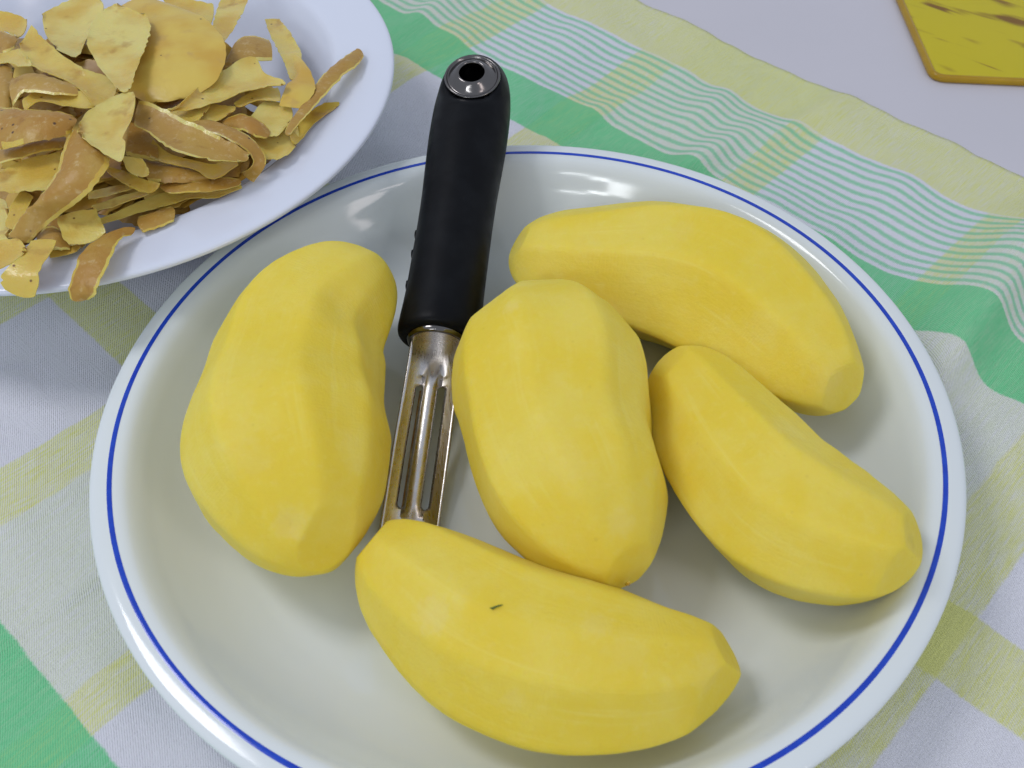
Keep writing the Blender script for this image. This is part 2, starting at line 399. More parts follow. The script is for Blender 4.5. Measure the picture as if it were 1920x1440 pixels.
# ------------------------------------------------------------------ peeled potatoes
def potato(spine, rad, br, fac, tw, lift, capm, zt, label, cuts=(), dents=(), spots=(), sharp=44., seed=0, NTt=120, NP=112):
    t_ = (1 - np.cos(np.pi * np.arange(NTt + 1) / NTt)) / 2
    S = crom(spine, t_); dS = crom(spine, np.minimum(t_ + 1e-3, 1)) - crom(spine, np.maximum(t_ - 1e-3, 0))
    dS /= np.linalg.norm(dS, axis=1)[:, None]
    a = crom(np.asarray(rad, float), t_) * np.maximum(1 - np.abs(2 * t_ - 1) ** (2 * capm), 0) ** .5
    n = np.stack([dS[:, 1], -dS[:, 0]], 1); phi = 2 * np.pi * np.arange(NP) / NP
    zc = 5.2 + .92 * br * (.6 * max(rad) + .4 * crom(np.asarray(rad, float), t_)) + lift + zt[0] * (1 - t_) + zt[1] * t_
    V = np.zeros((NTt + 1, NP, 3))
    rg = np.random.default_rng(seed); ph = rg.uniform(0, 6.28, len(fac)); ph2 = rg.uniform(0, 6.28, len(fac))
    for k in range(NTt + 1):
        s = np.zeros(NP); sh = sharp * (1 - .72 * abs(2 * t_[k] - 1) ** 3)
        for (f, d), p1, p2 in zip(fac, ph, ph2):
            ff = f + tw * (t_[k] - .5) + 5 * np.sin(4.2 * t_[k] + p1)
            dd = d * (1 + .009 * np.sin(7 * t_[k] + p2))
            s += np.maximum(np.cos(phi - np.radians(ff)) / dd, 1e-3) ** sh
        r = s ** (-1 / sh)
        V[k, :, 0] = S[k, 0] + n[k, 0] * a[k] * r * np.cos(phi)
        V[k, :, 1] = S[k, 1] + n[k, 1] * a[k] * r * np.cos(phi)
        V[k, :, 2] = zc[k] + br * a[k] * r * np.sin(phi)
    c = np.stack([S[:, 0], S[:, 1], zc], 1)[:, None, :]
    Vf = V.reshape(-1, 3); cf = np.broadcast_to(c, V.shape).reshape(-1, 3)
    dirs = Vf - cf; ln = np.linalg.norm(dirs, axis=1, keepdims=True) + 1e-6; dirs = dirs / ln
    for i in range(len(Vf)):
        q = Vector(Vf[i]) * .055 + Vector((seed * 3.1, 0, 0))
        q2 = Vector(Vf[i]) * .30 + Vector((seed * 5.1, 0, 0))
        Vf[i] += dirs[i] * (0.38 * noise.noise(q) + .10 * noise.noise(q2)) * min(1, ln[i, 0] / 6)
    for dx_, dy_, dz_, rad_, dep in dents:  # hollows and creases
        w_ = np.exp(-((Vf - np.array((dx_, dy_, dz_))) ** 2).sum(1) / rad_ ** 2)
        Vf -= dirs * (w_ * dep)[:, None]
    for cx, cy, cz, dep in cuts:          # flat strokes of the peeler across ends and shoulders
        nv = np.array((cx, cy, cz), float); nv /= np.linalg.norm(nv)
        h = Vf @ nv; lim = h.max() - dep; over = np.maximum(h - lim, 0)
        Vf -= nv[None, :] * over[:, None] * .96
    Vf[:, 2] = np.maximum(Vf[:, 2], 5.06)
    Ln = np.concatenate([[0], np.cumsum(np.linalg.norm(np.diff(S, axis=0), axis=1))])
    uv = np.stack(np.broadcast_arrays(Ln[:, None] / Ln[-1] * .11, phi[None, :] * 22 * MM), -1).reshape(-1, 2)
    F = grid_faces(NTt + 1, NP)
    loc = (float(S[NTt // 2, 0]), float(S[NTt // 2, 1]), 5.06)
    sp_ = [(tuple((a_ - b_) * MM for a_, b_ in zip(q_, loc)), r_ * MM, c_, k_) for q_, r_, c_, k_ in spots]
    o = mesh_obj('potato', Vf, F, mat_potato(sp_), loc=loc, uvs=uv)
    tag(o, label, 'potato', 'peeled potatoes on the plate')
    return o
POT = {}
POT['A'] = potato([(-54.17, -52.83), (-58.61, -33.24), (-63.48, -13.77), (-64.54, 6.8), (-61.09, 29.09), (-43.34, 53.49)], [25.79, 28.78, 29.86, 26.7, 29.3, 33.26], 0.88, [(14, 0.86), (50, 0.905), (96, 0.91), (142, 0.93), (184, 0.955), (226, 0.96), (270, 0.92), (330, 0.92)], 10, 0, 1.15, (0, 0),
    'knobbly peeled potato with a bent neck, left of the peeler', [(0.55, -0.75, 0.35, 2.2), (-0.9, 0.3, 0.5, 1.2)], [(-52.3, 23.1, 48.7, 6.5, 1.1), (-47.1, 19.7, 45.0, 6.5, 1.6), (-42.7, 19.7, 35.8, 7.5, 2.0), (-58.0, -47.1, 41.1, 3.0, 0.7)], [((-58.0, -47.1, 41.1), 5.0, (0.82, 0.76, 0.45), 0.55), ((-58.0, -47.1, 41.1), 0.7, (0.36, 0.2, 0.04), 0.7), ((-66.8, -33.9, 50.1), 5, (0.8, 0.72, 0.4), 0.3), ((-38.3, -17.2, 33.5), 2.2, (0.36, 0.2, 0.04), 0.3)], seed=1)
POT['B'] = potato([(-2.8, 61.76), (20.09, 56.23), (43.64, 51.7), (62.95, 40.78), (77.97, 20.98), (89.74, -3.24)], [22.66, 21.29, 23.37, 24.33, 22.3, 22.27], 0.95, [(40, 0.93), (85, 0.92), (128, 0.93), (170, 0.92), (215, 0.93), (270, 0.9), (325, 0.93)], 15, 1, 1.6, (0, 0),
    'banana-shaped peeled potato at the back right of the plate', [(0.45, -0.8, 0.35, 2.5), (0.95, 0.1, 0.25, 1.8), (-0.8, 0.2, 0.5, 1.4)], [], [((83.1, -0.6, 35.1), 5.0, (0.82, 0.76, 0.45), 0.4), ((47.9, 47.2, 47.9), 4.5, (0.8, 0.72, 0.4), 0.35), ((20.1, 47.5, 42.3), 5, (0.8, 0.72, 0.4), 0.3), ((66.9, 14.0, 39.2), 6, (0.8, 0.72, 0.4), 0.25)], seed=2)
POT['C'] = potato([(23.64, -58.35), (16.48, -39.34), (10.64, -19.59), (9.16, 0.89), (5.2, 18.67), (2.41, 37.21)], [21.8, 27.12, 27.22, 29.79, 29.92, 28.53], 0.9, [(6, 0.84), (46, 0.92), (86, 0.92), (128, 0.93), (170, 0.93), (215, 0.93), (270, 0.9), (320, 0.92)], -12, 1.5, 1.3, (0, 0),
    'broad peeled potato in the centre, touching the peeler blade', [(0.5, -0.8, 0.2, 2.2), (-0.55, 0.6, 0.5, 1.6), (0.75, 0.45, 0.35, 1.5)], [], [((-2.6, 11.5, 53.9), 3.0, (0.82, 0.76, 0.45), 0.6), ((21.6, -50.0, 42.1), 4.0, (0.82, 0.76, 0.45), 0.4), ((15.6, -53.5, 40.6), 0.7, (0.36, 0.2, 0.04), 0.5), ((8.5, -38.7, 50.9), 7, (0.8, 0.72, 0.4), 0.3)], seed=3)
POT['D'] = potato([(44.23, 18.85), (50.91, -0.89), (57.36, -20.35), (65.63, -37.77), (78.63, -47.89), (95.97, -54.6)], [20.84, 18.97, 20.09, 21.5, 21.82, 23.09], 0.92, [(30, 0.93), (75, 0.94), (118, 0.92), (160, 0.92), (205, 0.93), (270, 0.9), (330, 0.93)], 12, 0.5, 1.25, (0, 6),
    'pear-shaped peeled potato with a pointed brownish tip at the right', [(0.8, -0.2, 0.55, 2.0), (0.5, -0.8, 0.3, 1.8), (-0.6, 0.4, 0.6, 1.6)], [], [((92.8, -54.8, 38.5), 3.0, (0.36, 0.2, 0.04), 0.6), ((92.2, -51.0, 40.6), 2.2, (0.36, 0.2, 0.04), 0.35), ((66.7, -24.2, 43.4), 6, (0.8, 0.72, 0.4), 0.25)], seed=4)
POT['E'] = potato([(-41.3, -39.42), (-25.43, -55.19), (-9.27, -68.56), (8.62, -75.92), (28.33, -78.16), (49.57, -75.51)], [19.41, 19.51, 20.9, 21.1, 19.27, 16.59], 0.92, [(25, 0.93), (65, 0.94), (105, 0.92), (150, 0.93), (200, 0.93), (270, 0.9), (330, 0.93)], 10, 0, 1.6, (0, 0),
    'curved peeled potato in front with a tiny green fleck on it', [(0.85, 0.2, 0.5, 2.6), (0.7, -0.65, 0.3, 2.2), (-0.75, 0.5, 0.45, 1.8)], [], [((-23.1, -70.4, 37.4), 5.0, (0.82, 0.76, 0.45), 0.65), ((14.1, -75.5, 40.7), 4.5, (0.82, 0.76, 0.45), 0.5), ((20.7, -80.8, 39.6), 6, (0.8, 0.72, 0.4), 0.35), ((39.0, -83.8, 32.0), 5, (0.8, 0.72, 0.4), 0.35), ((-4.7, -89.5, 32.6), 3, (0.82, 0.76, 0.45), 0.35)], seed=5)

def blob(name, c, rx, ry, rz, mat, parent, seed=0, nu=10, nv=14, up=(0, 0, 1)):
    """small irregular lump lying on a surface"""
    upv = Vector(up).normalized(); q = Vector((0, 0, 1)).rotation_difference(upv)
    V = []
    for i in range(nu + 1):
        th = math.pi * i / nu
        for j in range(nv):
            ph = 2 * math.pi * j / nv
            d = Vector((math.sin(th) * math.cos(ph), math.sin(th) * math.sin(ph), math.cos(th)))
            k = 1 + .35 * noise.noise(d * 1.7 + Vector((seed, 0, 0)))
            w = q @ Vector((d.x * rx * k, d.y * ry * k, d.z * rz * k))
            V.append((c[0] + w.x, c[1] + w.y, c[2] + w.z))
    return mesh_obj(name, V, grid_faces(nu + 1, nv), mat, parent, loc=c)
def tube(name, pts, radii, mat, parent=None, seg=8, loc=None):
    pts = [Vector(p) for p in pts]; V = []
    for i, p in enumerate(pts):
        d = (pts[min(i + 1, len(pts) - 1)] - pts[max(i - 1, 0)]).normalized()
        a = d.orthogonal().normalized(); b = d.cross(a)
        for j in range(seg):
            an = 2 * math.pi * j / seg
            V.append(p + (a * math.cos(an) + b * math.sin(an)) * radii[i])
    F = grid_faces(len(pts), seg)
    F.append(tuple(reversed(range(seg)))); F.append(tuple((len(pts) - 1) * seg + j for j in range(seg)))
    return mesh_obj(name, [tuple(v) for v in V], F, mat, parent, loc=loc or tuple(pts[0]))
def on_surface(o, x, y):
    """height of the top surface of a potato at x, y (mm) and its normal"""
    me = o.data; from mathutils.bvhtree import BVHTree
    b = BVHTree.FromPolygons([v.co + o.location for v in me.vertices], [tuple(p.vertices) for p in me.polygons])
    h = b.ray_cast(Vector((x, y, 200)) * MM, Vector((0, 0, -1)))
    n_ = h[1] if h[1].z > 0 else -h[1]
    return h[0] / MM, n_
q, nn = on_surface(POT['E'], -8.2, -71.0)
hb = tube('herb_fleck', [tuple(q + nn * .25 + Vector(w)) for w in ((-1.5, -.3, 0), (-.9, -.5, .1), (-.2, -.15, .2), (.5, .1, .15), (1.4, .35, .1))], [.12, .3, .22, .2, .1], M_herb)
tag(hb, 'tiny dark green fleck on the front potato', 'herb')
tube('peel_shred', [(23.4, -58.4 + .4, 28.5 - 1.5), (23.4 + .3, -58.4 - .6, 28.5 + .2), (23.4 + .1, -58.4 - 1.1, 28.5 + 1.8), (23.4 + .6, -58.4 - 1.3, 28.5 + 2.6)], [.45, .4, .3, .12], M_flesh, POT['C'])


# ------------------------------------------------------------------ peeler
def peeler():
    tip = np.array((-32.9, -28.1, 7.0)); d = np.array((0.1246, 0.9650, 0.2303)); d /= np.linalg.norm(d)
    x = np.cross(d, (0, 0, 1)); x /= np.linalg.norm(x); n = np.cross(x, d)
    root = bpy.data.objects.new('vegetable_peeler', None); COL.objects.link(root)
    root.location = Vector(tip) * MM
    tag(root, 'steel vegetable peeler with thick black handle leaning over the far rim', 'peeler')
    W = lambda s, a, b: tip + d * s + x * a + n * b
    # handle
    hp = smooth_profile([(60.6, 9.3), (60.7, 11.0), (61.6, 12.3), (63.5, 12.75), (67, 12.65), (76, 12.2), (88, 12.1), (100, 12.05), (112, 12.2), (124, 12.7),
                         (136, 13.15), (148, 13.1), (156, 12.5), (162, 11.4), (166.5, 9.6), (169.6, 6.9), (171, 3.6), (171.4, .02)], 150)
    seg = 96; V = []; sc = 156.5; plane = 9.7
    for s, r in hp:
        for j in range(seg):
            an = 2 * math.pi * j / seg; a = r * math.cos(an); b = r * .93 * math.sin(an)
            if b > 0:
                q = math.hypot(a, s - sc); k = 1 - sm(np.array(q), 9.5, 12.5)
                b = b * (1 - k) + min(b + 2.0, plane) * k if q > 8.9 else 1.5
            V.append(W(s, a, b))
    handle = mesh_obj('handle', V, grid_faces(len(hp), seg), M_black, root, loc=tip)
    # moulded ribs low on the left flank
    for i, s in enumerate((78, 90, 98)):
        an = math.radians(168 + 4 * i); r = 12.0
        c = W(s, r * math.cos(an), r * .93 * math.sin(an))
        blob('grip_nub', tuple(c), .5, 1.8, .5, M_black, handle, seed=i, up=tuple(x * -1 * 0 + n))
    # eyelet for hanging
    ep = [(9.45, -2.5), (9.45, .2), (9.2, .75), (8.8, .8), (8.45, .45), (8.1, .35), (7.2, 1.0), (6.0, 2.1), (5.2, 2.75), (4.7, 2.95), (4.3, 2.7), (4.1, 2.0), (4.05, -1), (4.0, -7.8)]
    V, F = lathe(smooth_profile(ep, 60), 72, W(sc, 0, plane), x, d, n)
    eye = mesh_obj('hanging_eyelet', V, F, M_chrome, root, loc=tip)
    V, F = lathe([(4.1, -7.0), (2.0, -7.1), (.01, -7.1)], 48, W(sc, 0, plane), x, d, n)
    mesh_obj('hole_bottom', V, F, M_black, eye, loc=tip)
    # collar
    cp = [(8.0, 62.5), (8.0, 59.4), (8.35, 59.0), (8.9, 59.1), (9.3, 59.6), (9.5, 60.4), (9.5, 63)]
    V, F = lathe(smooth_profile(cp, 40), 72, tip, x, n, d)
    col = mesh_obj('collar', V, F, M_chrome, root, loc=tip)
    V, F = lathe([(8.2, 60.4), (4, 60.5), (.01, 60.5)], 48, tip, x, n, d)
    mesh_obj('collar_back', V, F, M_steel, col, loc=tip)
    # blade: a shallow trough with two slots and a raised cutting rib between them
    SS = np.concatenate([np.linspace(-9, 5.6, 12), np.linspace(6.2, 9, 8), np.linspace(10, 42, 26), np.linspace(42.8, 46.5, 10), np.linspace(47.5, 61.4, 16)])
    s0, s1 = 6.6, 45.6
    def slot(s):     # 0 closed, 1 open
        return math.sqrt(max(0, 1 - max(0, (s0 + 1.4 - s) / 1.4) ** 2)) if s < s0 + 1.4 else (math.sqrt(max(0, 1 - max(0, (s - (s1 - 1.4)) / 1.4) ** 2)) if s > s1 - 1.4 else 1.0)
    base_cols = [-8.3, -7.6, -6.6, -5.6, -4.9, -3.6, -2.25, -1.5, -.75, 0, .6, 1.2, 1.75, 3.1, 4.4, 5.4, 6.5, 7.6, 8.3]
    LS, RS = (4, 6), (12, 14)      # slot edges
    V = []; uvs = []
    for s in SS:
        op = slot(s) if s0 <= s <= s1 else 0.0
        hw = 8.45 - .45 * sm(np.array(s), 20, 61)
        if s < -2: hw *= math.sqrt(max(.05, 1 - ((-2 - s) / 8.0) ** 2))
        depth = 3.3 + 0.9 * float(sm(np.array(s), 44, 60))
        rib = (1 - float(sm(np.array(s), 44.5, 56))) * float(sm(np.array(s), 1, 9))
        cols = list(base_cols)
        for a, b in (LS, RS):
            lo, hi = cols[a], cols[b]; mid = (lo + hi) / 2
            if s0 - 3 < s < s1 + 3:
                w_ = max(op, .04); cols[a] = mid + (lo - mid) * w_; cols[b] = mid + (hi - mid) * w_; cols[a + 1] = mid
        for c in cols:
            xx = c * hw / 8.3
            z = depth * (abs(xx) / 8.3) ** 2.2 - 2.2
            e = (c + .2) / 2.7
            if abs(e) < 1: z += rib * 2.6 * (1 - e * e) ** .8
            V.append(W(s, xx, z))
    nc = len(base_cols); F = []
    for i in range(len(SS) - 1):
        m_ = (SS[i] + SS[i + 1]) / 2
        for j in range(nc - 1):
            if s0 < m_ < s1 and (j in (4, 5) or j in (12, 13)): continue
            F.append((i * nc + j, i * nc + j + 1, (i + 1) * nc + j + 1, (i + 1) * nc + j))
    blade = mesh_obj('blade', V, F, M_steel, root, loc=tip)
    so = blade.modifiers.new('thickness', 'SOLIDIFY'); so.thickness = .0007; so.offset = 1
    # rust-stained strip along the inside of the cutting slot
    V = []; ss = np.linspace(7.5, 44.8, 30)
    for s in ss:
        V += [W(s, -2.35, -1.0), W(s, -2.9, -2.4), W(s, -3.9, -3.2)]
    mesh_obj('cutting_edge', V, grid_faces(len(ss), 3, wrap=False), M_rust, blade, loc=tip)
    return root
peeler()

# ------------------------------------------------------------------ potato peels
PEELS = [
 ('large round tan slice of peel at the back of the heap','M',3,[(-138.4,169.1,56.0),(-141.1,153.2,57.8),(-137.4,132.7,58.0),(-129.5,115.6,56.7),(-117.2,107.1,54.0)],[(-126.8,168.9,56.0),(-110.4,154.4,57.8),(-99.8,136.6,58.0),(-99.2,118.1,56.7),(-107.9,108.7,54.0)]),
 ('wide pale flesh-up peel lying across the left half of the round slice','F',1.2,[(-135.7,154.1,64.0),(-140.6,149.7,63.4),(-142.0,134.2,63.3),(-133.5,115.7,63.8),(-124.1,100.3,65.0)],[(-126.6,148.8,64.0),(-123.2,139.7,63.4),(-122.7,128.4,63.3),(-122.3,113.6,63.8),(-120.8,99.6,65.0)]),
 ('broad yellow flesh-up peel with a brown eye,left of the round slice','F',2,[(-169.4,162.1,55.0),(-164.7,170.8,53.9),(-158.0,175.6,53.9),(-148.0,172.5,55.0)],[(-160.2,143.5,55.0),(-151.1,139.1,53.9),(-149.8,149.0,53.9),(-147.1,163.4,55.0)]),
 ('long flesh-up peel slanting down towards the uppermost triangular peel','F',-2.5,[(-168.9,152.6,58.0),(-159.0,139.8,57.1),(-145.3,126.4,56.8),(-135.2,119.6,57.1),(-128.7,110.1,58.0)],[(-169.7,142.5,58.0),(-164.7,132.3,57.1),(-154.4,123.4,56.8),(-144.5,116.4,57.1),(-133.6,102.2,58.0)]),
 ('small pale curled tip at the left edge above the amber peel','F',1,[(-177.8,135.9,56.0),(-172.9,139.2,55.8),(-169.5,139.9,56.1),(-163.7,131.8,57.0)],[(-176.4,131.4,56.0),(-171.6,132.7,55.8),(-167.2,130.1,56.1),(-161.3,127.5,57.0)]),
 ('pale flesh-up peel at the far left edge of the heap','F',2,[(-190.1,172.5,52.0),(-181.1,168.5,52.4),(-173.3,161.8,54.0)],[(-186.7,160.9,52.0),(-180.1,157.8,52.4),(-173.3,150.1,54.0)]),
 ('short amber skin-up peel with two dark spots at the left edge','S',2,[(-184.5,156.1,54.0),(-177.6,151.3,55.5),(-173.2,149.8,55.0)],[(-180.3,141.8,54.0),(-174.8,140.1,55.5),(-172.0,144.1,55.0)]),
 ('curled brown skin-up peel with dark specks below the long slanting peel','S',3,[(-168.3,123.1,55.0),(-161.2,122.7,57.1),(-152.4,119.9,57.4),(-144.3,117.4,56.0)],[(-163.7,107.9,55.0),(-160.3,113.0,57.1),(-150.2,111.4,57.4),(-142.1,111.9,56.0)]),
 ('flesh-up strip with a dark underside just above the long brown peel','F',-2,[(-160.6,109.3,56.0),(-157.3,115.5,55.3),(-148.1,114.6,55.6),(-139.2,112.1,57.0)],[(-158.4,104.5,56.0),(-154.9,110.0,55.3),(-145.4,107.1,55.6),(-134.5,103.1,57.0)]),
 ('dark amber skin-up peel at the left edge of the heap','S',2,[(-179.6,136.8,53.0),(-174.4,135.6,54.0),(-169.4,130.9,53.0)],[(-170.7,106.7,53.0),(-165.9,105.9,54.0),(-164.7,110.2,53.0)]),
 ('brown skin-up strip running in from the left to the uppermost triangular peel','S',4,[(-167.5,102.4,58.0),(-157.3,97.8,60.8),(-149.7,95.4,62.0),(-142.6,94.3,61.8),(-136.6,93.4,60.0)],[(-161.7,82.6,58.0),(-152.3,79.9,60.8),(-147.1,80.1,62.0),(-141.9,81.8,61.8),(-135.4,86.8,60.0)]),
 ('narrow brown strip directly under the long skin-up strip on the left','S',2,[(-165.0,87.1,53.0),(-155.9,85.7,55.4),(-147.9,87.7,56.1),(-141.0,90.5,55.0)],[(-163.0,80.4,53.0),(-155.1,79.6,55.4),(-148.1,82.1,56.1),(-140.5,84.5,55.0)]),
 ('pale flesh-up peel left of the long drooping brown peel','F',-1.5,[(-161.1,74.9,53.0),(-155.3,80.2,53.1),(-149.1,82.7,53.8),(-140.6,82.4,55.0)],[(-159.1,68.2,53.0),(-152.5,67.5,53.1),(-146.6,67.2,53.8),(-140.0,66.4,55.0)]),
 ('long brown skin-up peel with a serrated edge drooping to the near rim','S',4,[(-136.9,87.4,60.0),(-136.8,77.2,60.4),(-136.6,69.1,59.8),(-138.8,62.7,58.0),(-143.0,58.1,55.1),(-148.2,56.5,51.1),(-153.2,53.9,46.0)],[(-123.7,75.6,60.0),(-122.5,68.9,60.4),(-124.1,63.8,59.8),(-126.9,59.7,58.0),(-131.6,57.4,55.1),(-138.6,56.3,51.1),(-146.8,51.1,46.0)]),
 ('pale triangular flesh-up peel uppermost on the heap','F',1.5,[(-133.6,82.3,64.0),(-132.2,91.3,63.4),(-128.3,95.9,63.3),(-123.8,98.8,63.8),(-117.8,98.3,65.0)],[(-132.5,80.2,64.0),(-126.6,75.0,63.4),(-120.8,70.2,63.3),(-116.6,68.3,63.8),(-117.2,78.6,65.0)]),
 ('broad tan skin-up peel reaching right from the triangular peel','S',-3,[(-121.3,103.4,59.0),(-112.3,98.2,59.5),(-103.1,91.4,59.1),(-95.6,87.8,57.7),(-86.9,83.8,55.3),(-82.6,82.0,52.0)],[(-120.4,92.9,59.0),(-112.4,85.3,59.5),(-105.4,78.9,59.1),(-97.1,75.9,57.7),(-91.3,76.6,55.3),(-85.0,79.5,52.0)]),
 ('light flesh-up strip bent like a hook under the broad tan peel','F',1,[(-116.4,93.6,51.0),(-110.2,87.4,50.1),(-100.4,83.5,49.4),(-93.6,82.6,49.1),(-89.9,86.5,49.0)],[(-115.8,85.4,51.0),(-109.9,82.8,50.1),(-100.6,79.8,49.4),(-94.0,76.3,49.1),(-86.9,82.3,49.0)]),
 ('short shaded brown peel tucked behind the triangular peel','S',1,[(-126.6,103.1,51.0),(-121.9,101.2,50.5),(-115.4,95.4,50.0)],[(-123.9,86.8,51.0),(-118.7,85.6,50.5),(-111.8,83.8,50.0)]),
 ('brown skin-up strip under the hook-shaped pale strip','S',2,[(-119.9,87.8,48.0),(-108.9,83.8,48.2),(-97.3,80.4,47.6),(-92.1,79.2,46.0)],[(-116.2,77.8,48.0),(-109.4,75.7,48.2),(-103.7,75.7,47.6),(-97.4,78.4,46.0)]),
 ('small pale flesh-up scrap hanging from the tip of the triangular peel','F',1,[(-121.5,79.7,56.0),(-118.5,73.6,55.0),(-114.7,70.8,54.0)],[(-115.6,78.1,56.0),(-113.8,75.9,55.0),(-111.8,72.0,54.0)]),
 ('thin straight pale strip beside the small hanging scrap','F',1,[(-127.7,79.6,52.0),(-123.1,78.4,51.3),(-116.8,74.8,50.7),(-109.5,72.2,50.0)],[(-126.7,76.9,52.0),(-121.3,72.4,51.3),(-116.5,69.4,50.7),(-111.6,68.2,50.0)]),
 ('thin pale strip,topmost of the three parallel strips near the rim','F',0.6,[(-131.9,70.3,49.0),(-127.1,73.4,48.4),(-119.3,74.1,49.0)],[(-131.3,67.5,49.0),(-125.5,70.0,48.4),(-118.4,72.3,49.0)]),
 ('thin pale strip,middle of the three parallel strips near the rim','F',0.6,[(-131.0,66.9,47.0),(-124.6,70.6,46.4),(-115.0,73.8,47.0)],[(-130.0,64.4,47.0),(-123.1,67.5,46.4),(-114.0,71.5,47.0)]),
 ('long pale strip,lowest of the three,pointing right to the near rim','F',1,[(-128.0,62.7,45.0),(-120.8,68.9,44.0),(-112.4,76.2,43.4),(-102.6,77.3,43.2),(-94.2,78.0,43.4),(-87.6,79.6,44.0)],[(-127.1,60.2,45.0),(-119.2,65.4,44.0),(-110.4,70.2,43.4),(-101.6,73.6,43.2),(-94.3,73.1,43.4),(-86.6,77.5,44.0)]),
 ('orange-brown skin-up strip above the long pale strip by the near rim','S',1,[(-112.3,76.3,46.5),(-103.4,77.6,47.1),(-95.4,79.5,46.7),(-86.9,79.3,45.5)],[(-109.2,72.4,46.5),(-101.5,71.9,47.1),(-93.5,73.2,46.7),(-86.5,76.7,45.5)]),
 ('tan skin-up peel looped round the right end of the heap','S',2,[(-104.5,98.8,54.0),(-95.2,97.6,53.9),(-85.9,92.7,52.9),(-81.3,88.5,50.9),(-79.4,83.9,47.9),(-83.7,78.7,44.0)],[(-100.8,94.4,54.0),(-93.9,91.4,53.9),(-87.6,87.3,52.9),(-83.7,85.1,50.9),(-83.1,83.5,47.9),(-87.8,83.6,44.0)]),
 ('bright yellow ragged flesh-up peel right of the round slice','F',2,[(-107.9,99.6,58.0),(-101.9,117.7,56.0),(-96.5,126.3,54.7),(-88.8,133.8,53.9),(-84.0,125.4,53.6),(-75.8,119.5,54.0)],[(-110.7,98.6,58.0),(-102.5,103.2,56.0),(-94.8,109.5,54.7),(-89.6,114.6,53.9),(-83.0,117.6,53.6),(-76.0,117.3,54.0)]),
 ('pale folded scrap below the bright yellow ragged peel','F',1,[(-112.7,102.6,56.0),(-107.2,105.8,55.0),(-98.9,109.2,54.0)],[(-106.4,96.1,56.0),(-102.6,96.2,55.0),(-100.2,102.8,54.0)]),
 ('greyish flesh-up scrap between the folded scrap and the orange peel','F',1,[(-102.4,108.4,53.0),(-96.3,109.8,52.0),(-90.9,109.5,51.0)],[(-102.5,99.2,53.0),(-97.6,100.9,52.0),(-93.1,106.4,51.0)]),
 ('short curved pale strip under the right end of the ragged peel','F',1.5,[(-92.8,110.9,52.0),(-88.2,118.3,50.4),(-79.0,121.8,50.0)],[(-90.1,109.2,52.0),(-85.8,114.0,50.4),(-77.6,114.8,50.0)]),
 ('orange skin-up peel arched above the looped tan peel','S',2,[(-96.2,103.9,50.0),(-89.7,105.6,51.4),(-83.0,102.0,51.1),(-79.4,99.3,49.0)],[(-94.6,101.5,50.0),(-87.7,97.2,51.4),(-83.0,94.1,51.1),(-79.3,95.6,49.0)]),
 ('amber flesh-up peel right of the orange arched peel','F',-2,[(-87.2,106.3,49.0),(-82.8,115.4,48.5),(-73.8,113.8,48.0)],[(-82.7,98.6,49.0),(-78.0,97.9,48.5),(-73.5,105.3,48.0)]),
 ('pale flesh-up peel at the right end of the heap beside the rim','F',-1,[(-87.5,101.0,47.0),(-81.3,100.4,46.3),(-75.3,108.0,45.7),(-71.4,107.0,45.0)],[(-82.5,91.8,47.0),(-78.9,88.4,46.3),(-73.5,91.7,45.7),(-71.3,97.8,45.0)]),
 ('upright yellow strip leaning on the far inner wall of the dish','F',1,[(-93.2,180.8,41.0),(-87.6,163.1,43.0),(-81.1,145.8,45.0),(-76.9,130.9,47.0)],[(-88.1,180.6,41.0),(-80.6,163.8,43.0),(-75.5,148.6,45.0),(-74.5,130.4,47.0)]),
 ('tan bent peel in front of the upright yellow strip','M',1.5,[(-76.8,146.2,47.0),(-71.8,136.3,49.0),(-67.7,124.1,50.0),(-67.9,117.0,50.0),(-71.8,110.0,49.0)],[(-77.4,142.9,47.0),(-74.2,130.6,49.0),(-76.1,123.6,50.0),(-77.2,115.4,50.0),(-78.0,111.7,49.0)]),
 ('long brown spear-shaped peel with a black spot,pointing over the right rim','S',1.5,[(-55.0,152.7,45.0),(-58.5,145.6,46.4),(-62.8,136.4,47.6),(-66.8,126.0,48.5),(-69.9,114.9,49.2),(-73.2,103.5,49.7),(-74.4,96.0,50.0)],[(-52.7,148.1,45.0),(-55.1,138.5,46.4),(-59.0,131.1,47.6),(-63.2,119.9,48.5),(-67.5,109.7,49.2),(-70.8,100.8,49.7),(-72.7,95.1,50.0)]),
 ('pale pointed flesh-up peel lying over the right rim','F',1,[(-59.5,123.0,43.0),(-65.2,121.0,43.3),(-69.3,115.5,43.9),(-73.0,108.2,44.8),(-73.8,99.7,46.0)],[(-60.1,120.6,43.0),(-63.6,116.1,43.3),(-68.3,108.0,43.9),(-70.4,100.6,44.8),(-71.7,95.4,46.0)]),
 ('pale strip standing up behind the right side of the round slice','F',1,[(-107.8,185.0,50.0),(-107.2,169.9,51.0),(-106.3,155.7,52.0),(-102.8,144.8,53.0)],[(-98.1,184.5,50.0),(-98.0,169.4,51.0),(-99.3,157.1,52.0),(-101.3,144.7,53.0)]),
 ('pale peel just behind the top of the round slice','F',1,[(-132.2,187.3,49.0),(-120.9,181.3,49.5),(-109.6,176.1,50.0)],[(-128.7,179.6,49.0),(-117.2,171.5,49.5),(-108.4,162.3,50.0)]),
 ('brown skin-up peel with a dark speck behind the ragged yellow peel','S',2,[(-99.6,140.0,50.0),(-95.3,151.6,51.0),(-86.3,153.9,48.0)],[(-99.2,131.3,50.0),(-90.6,136.7,51.0),(-83.6,141.7,48.0)]),
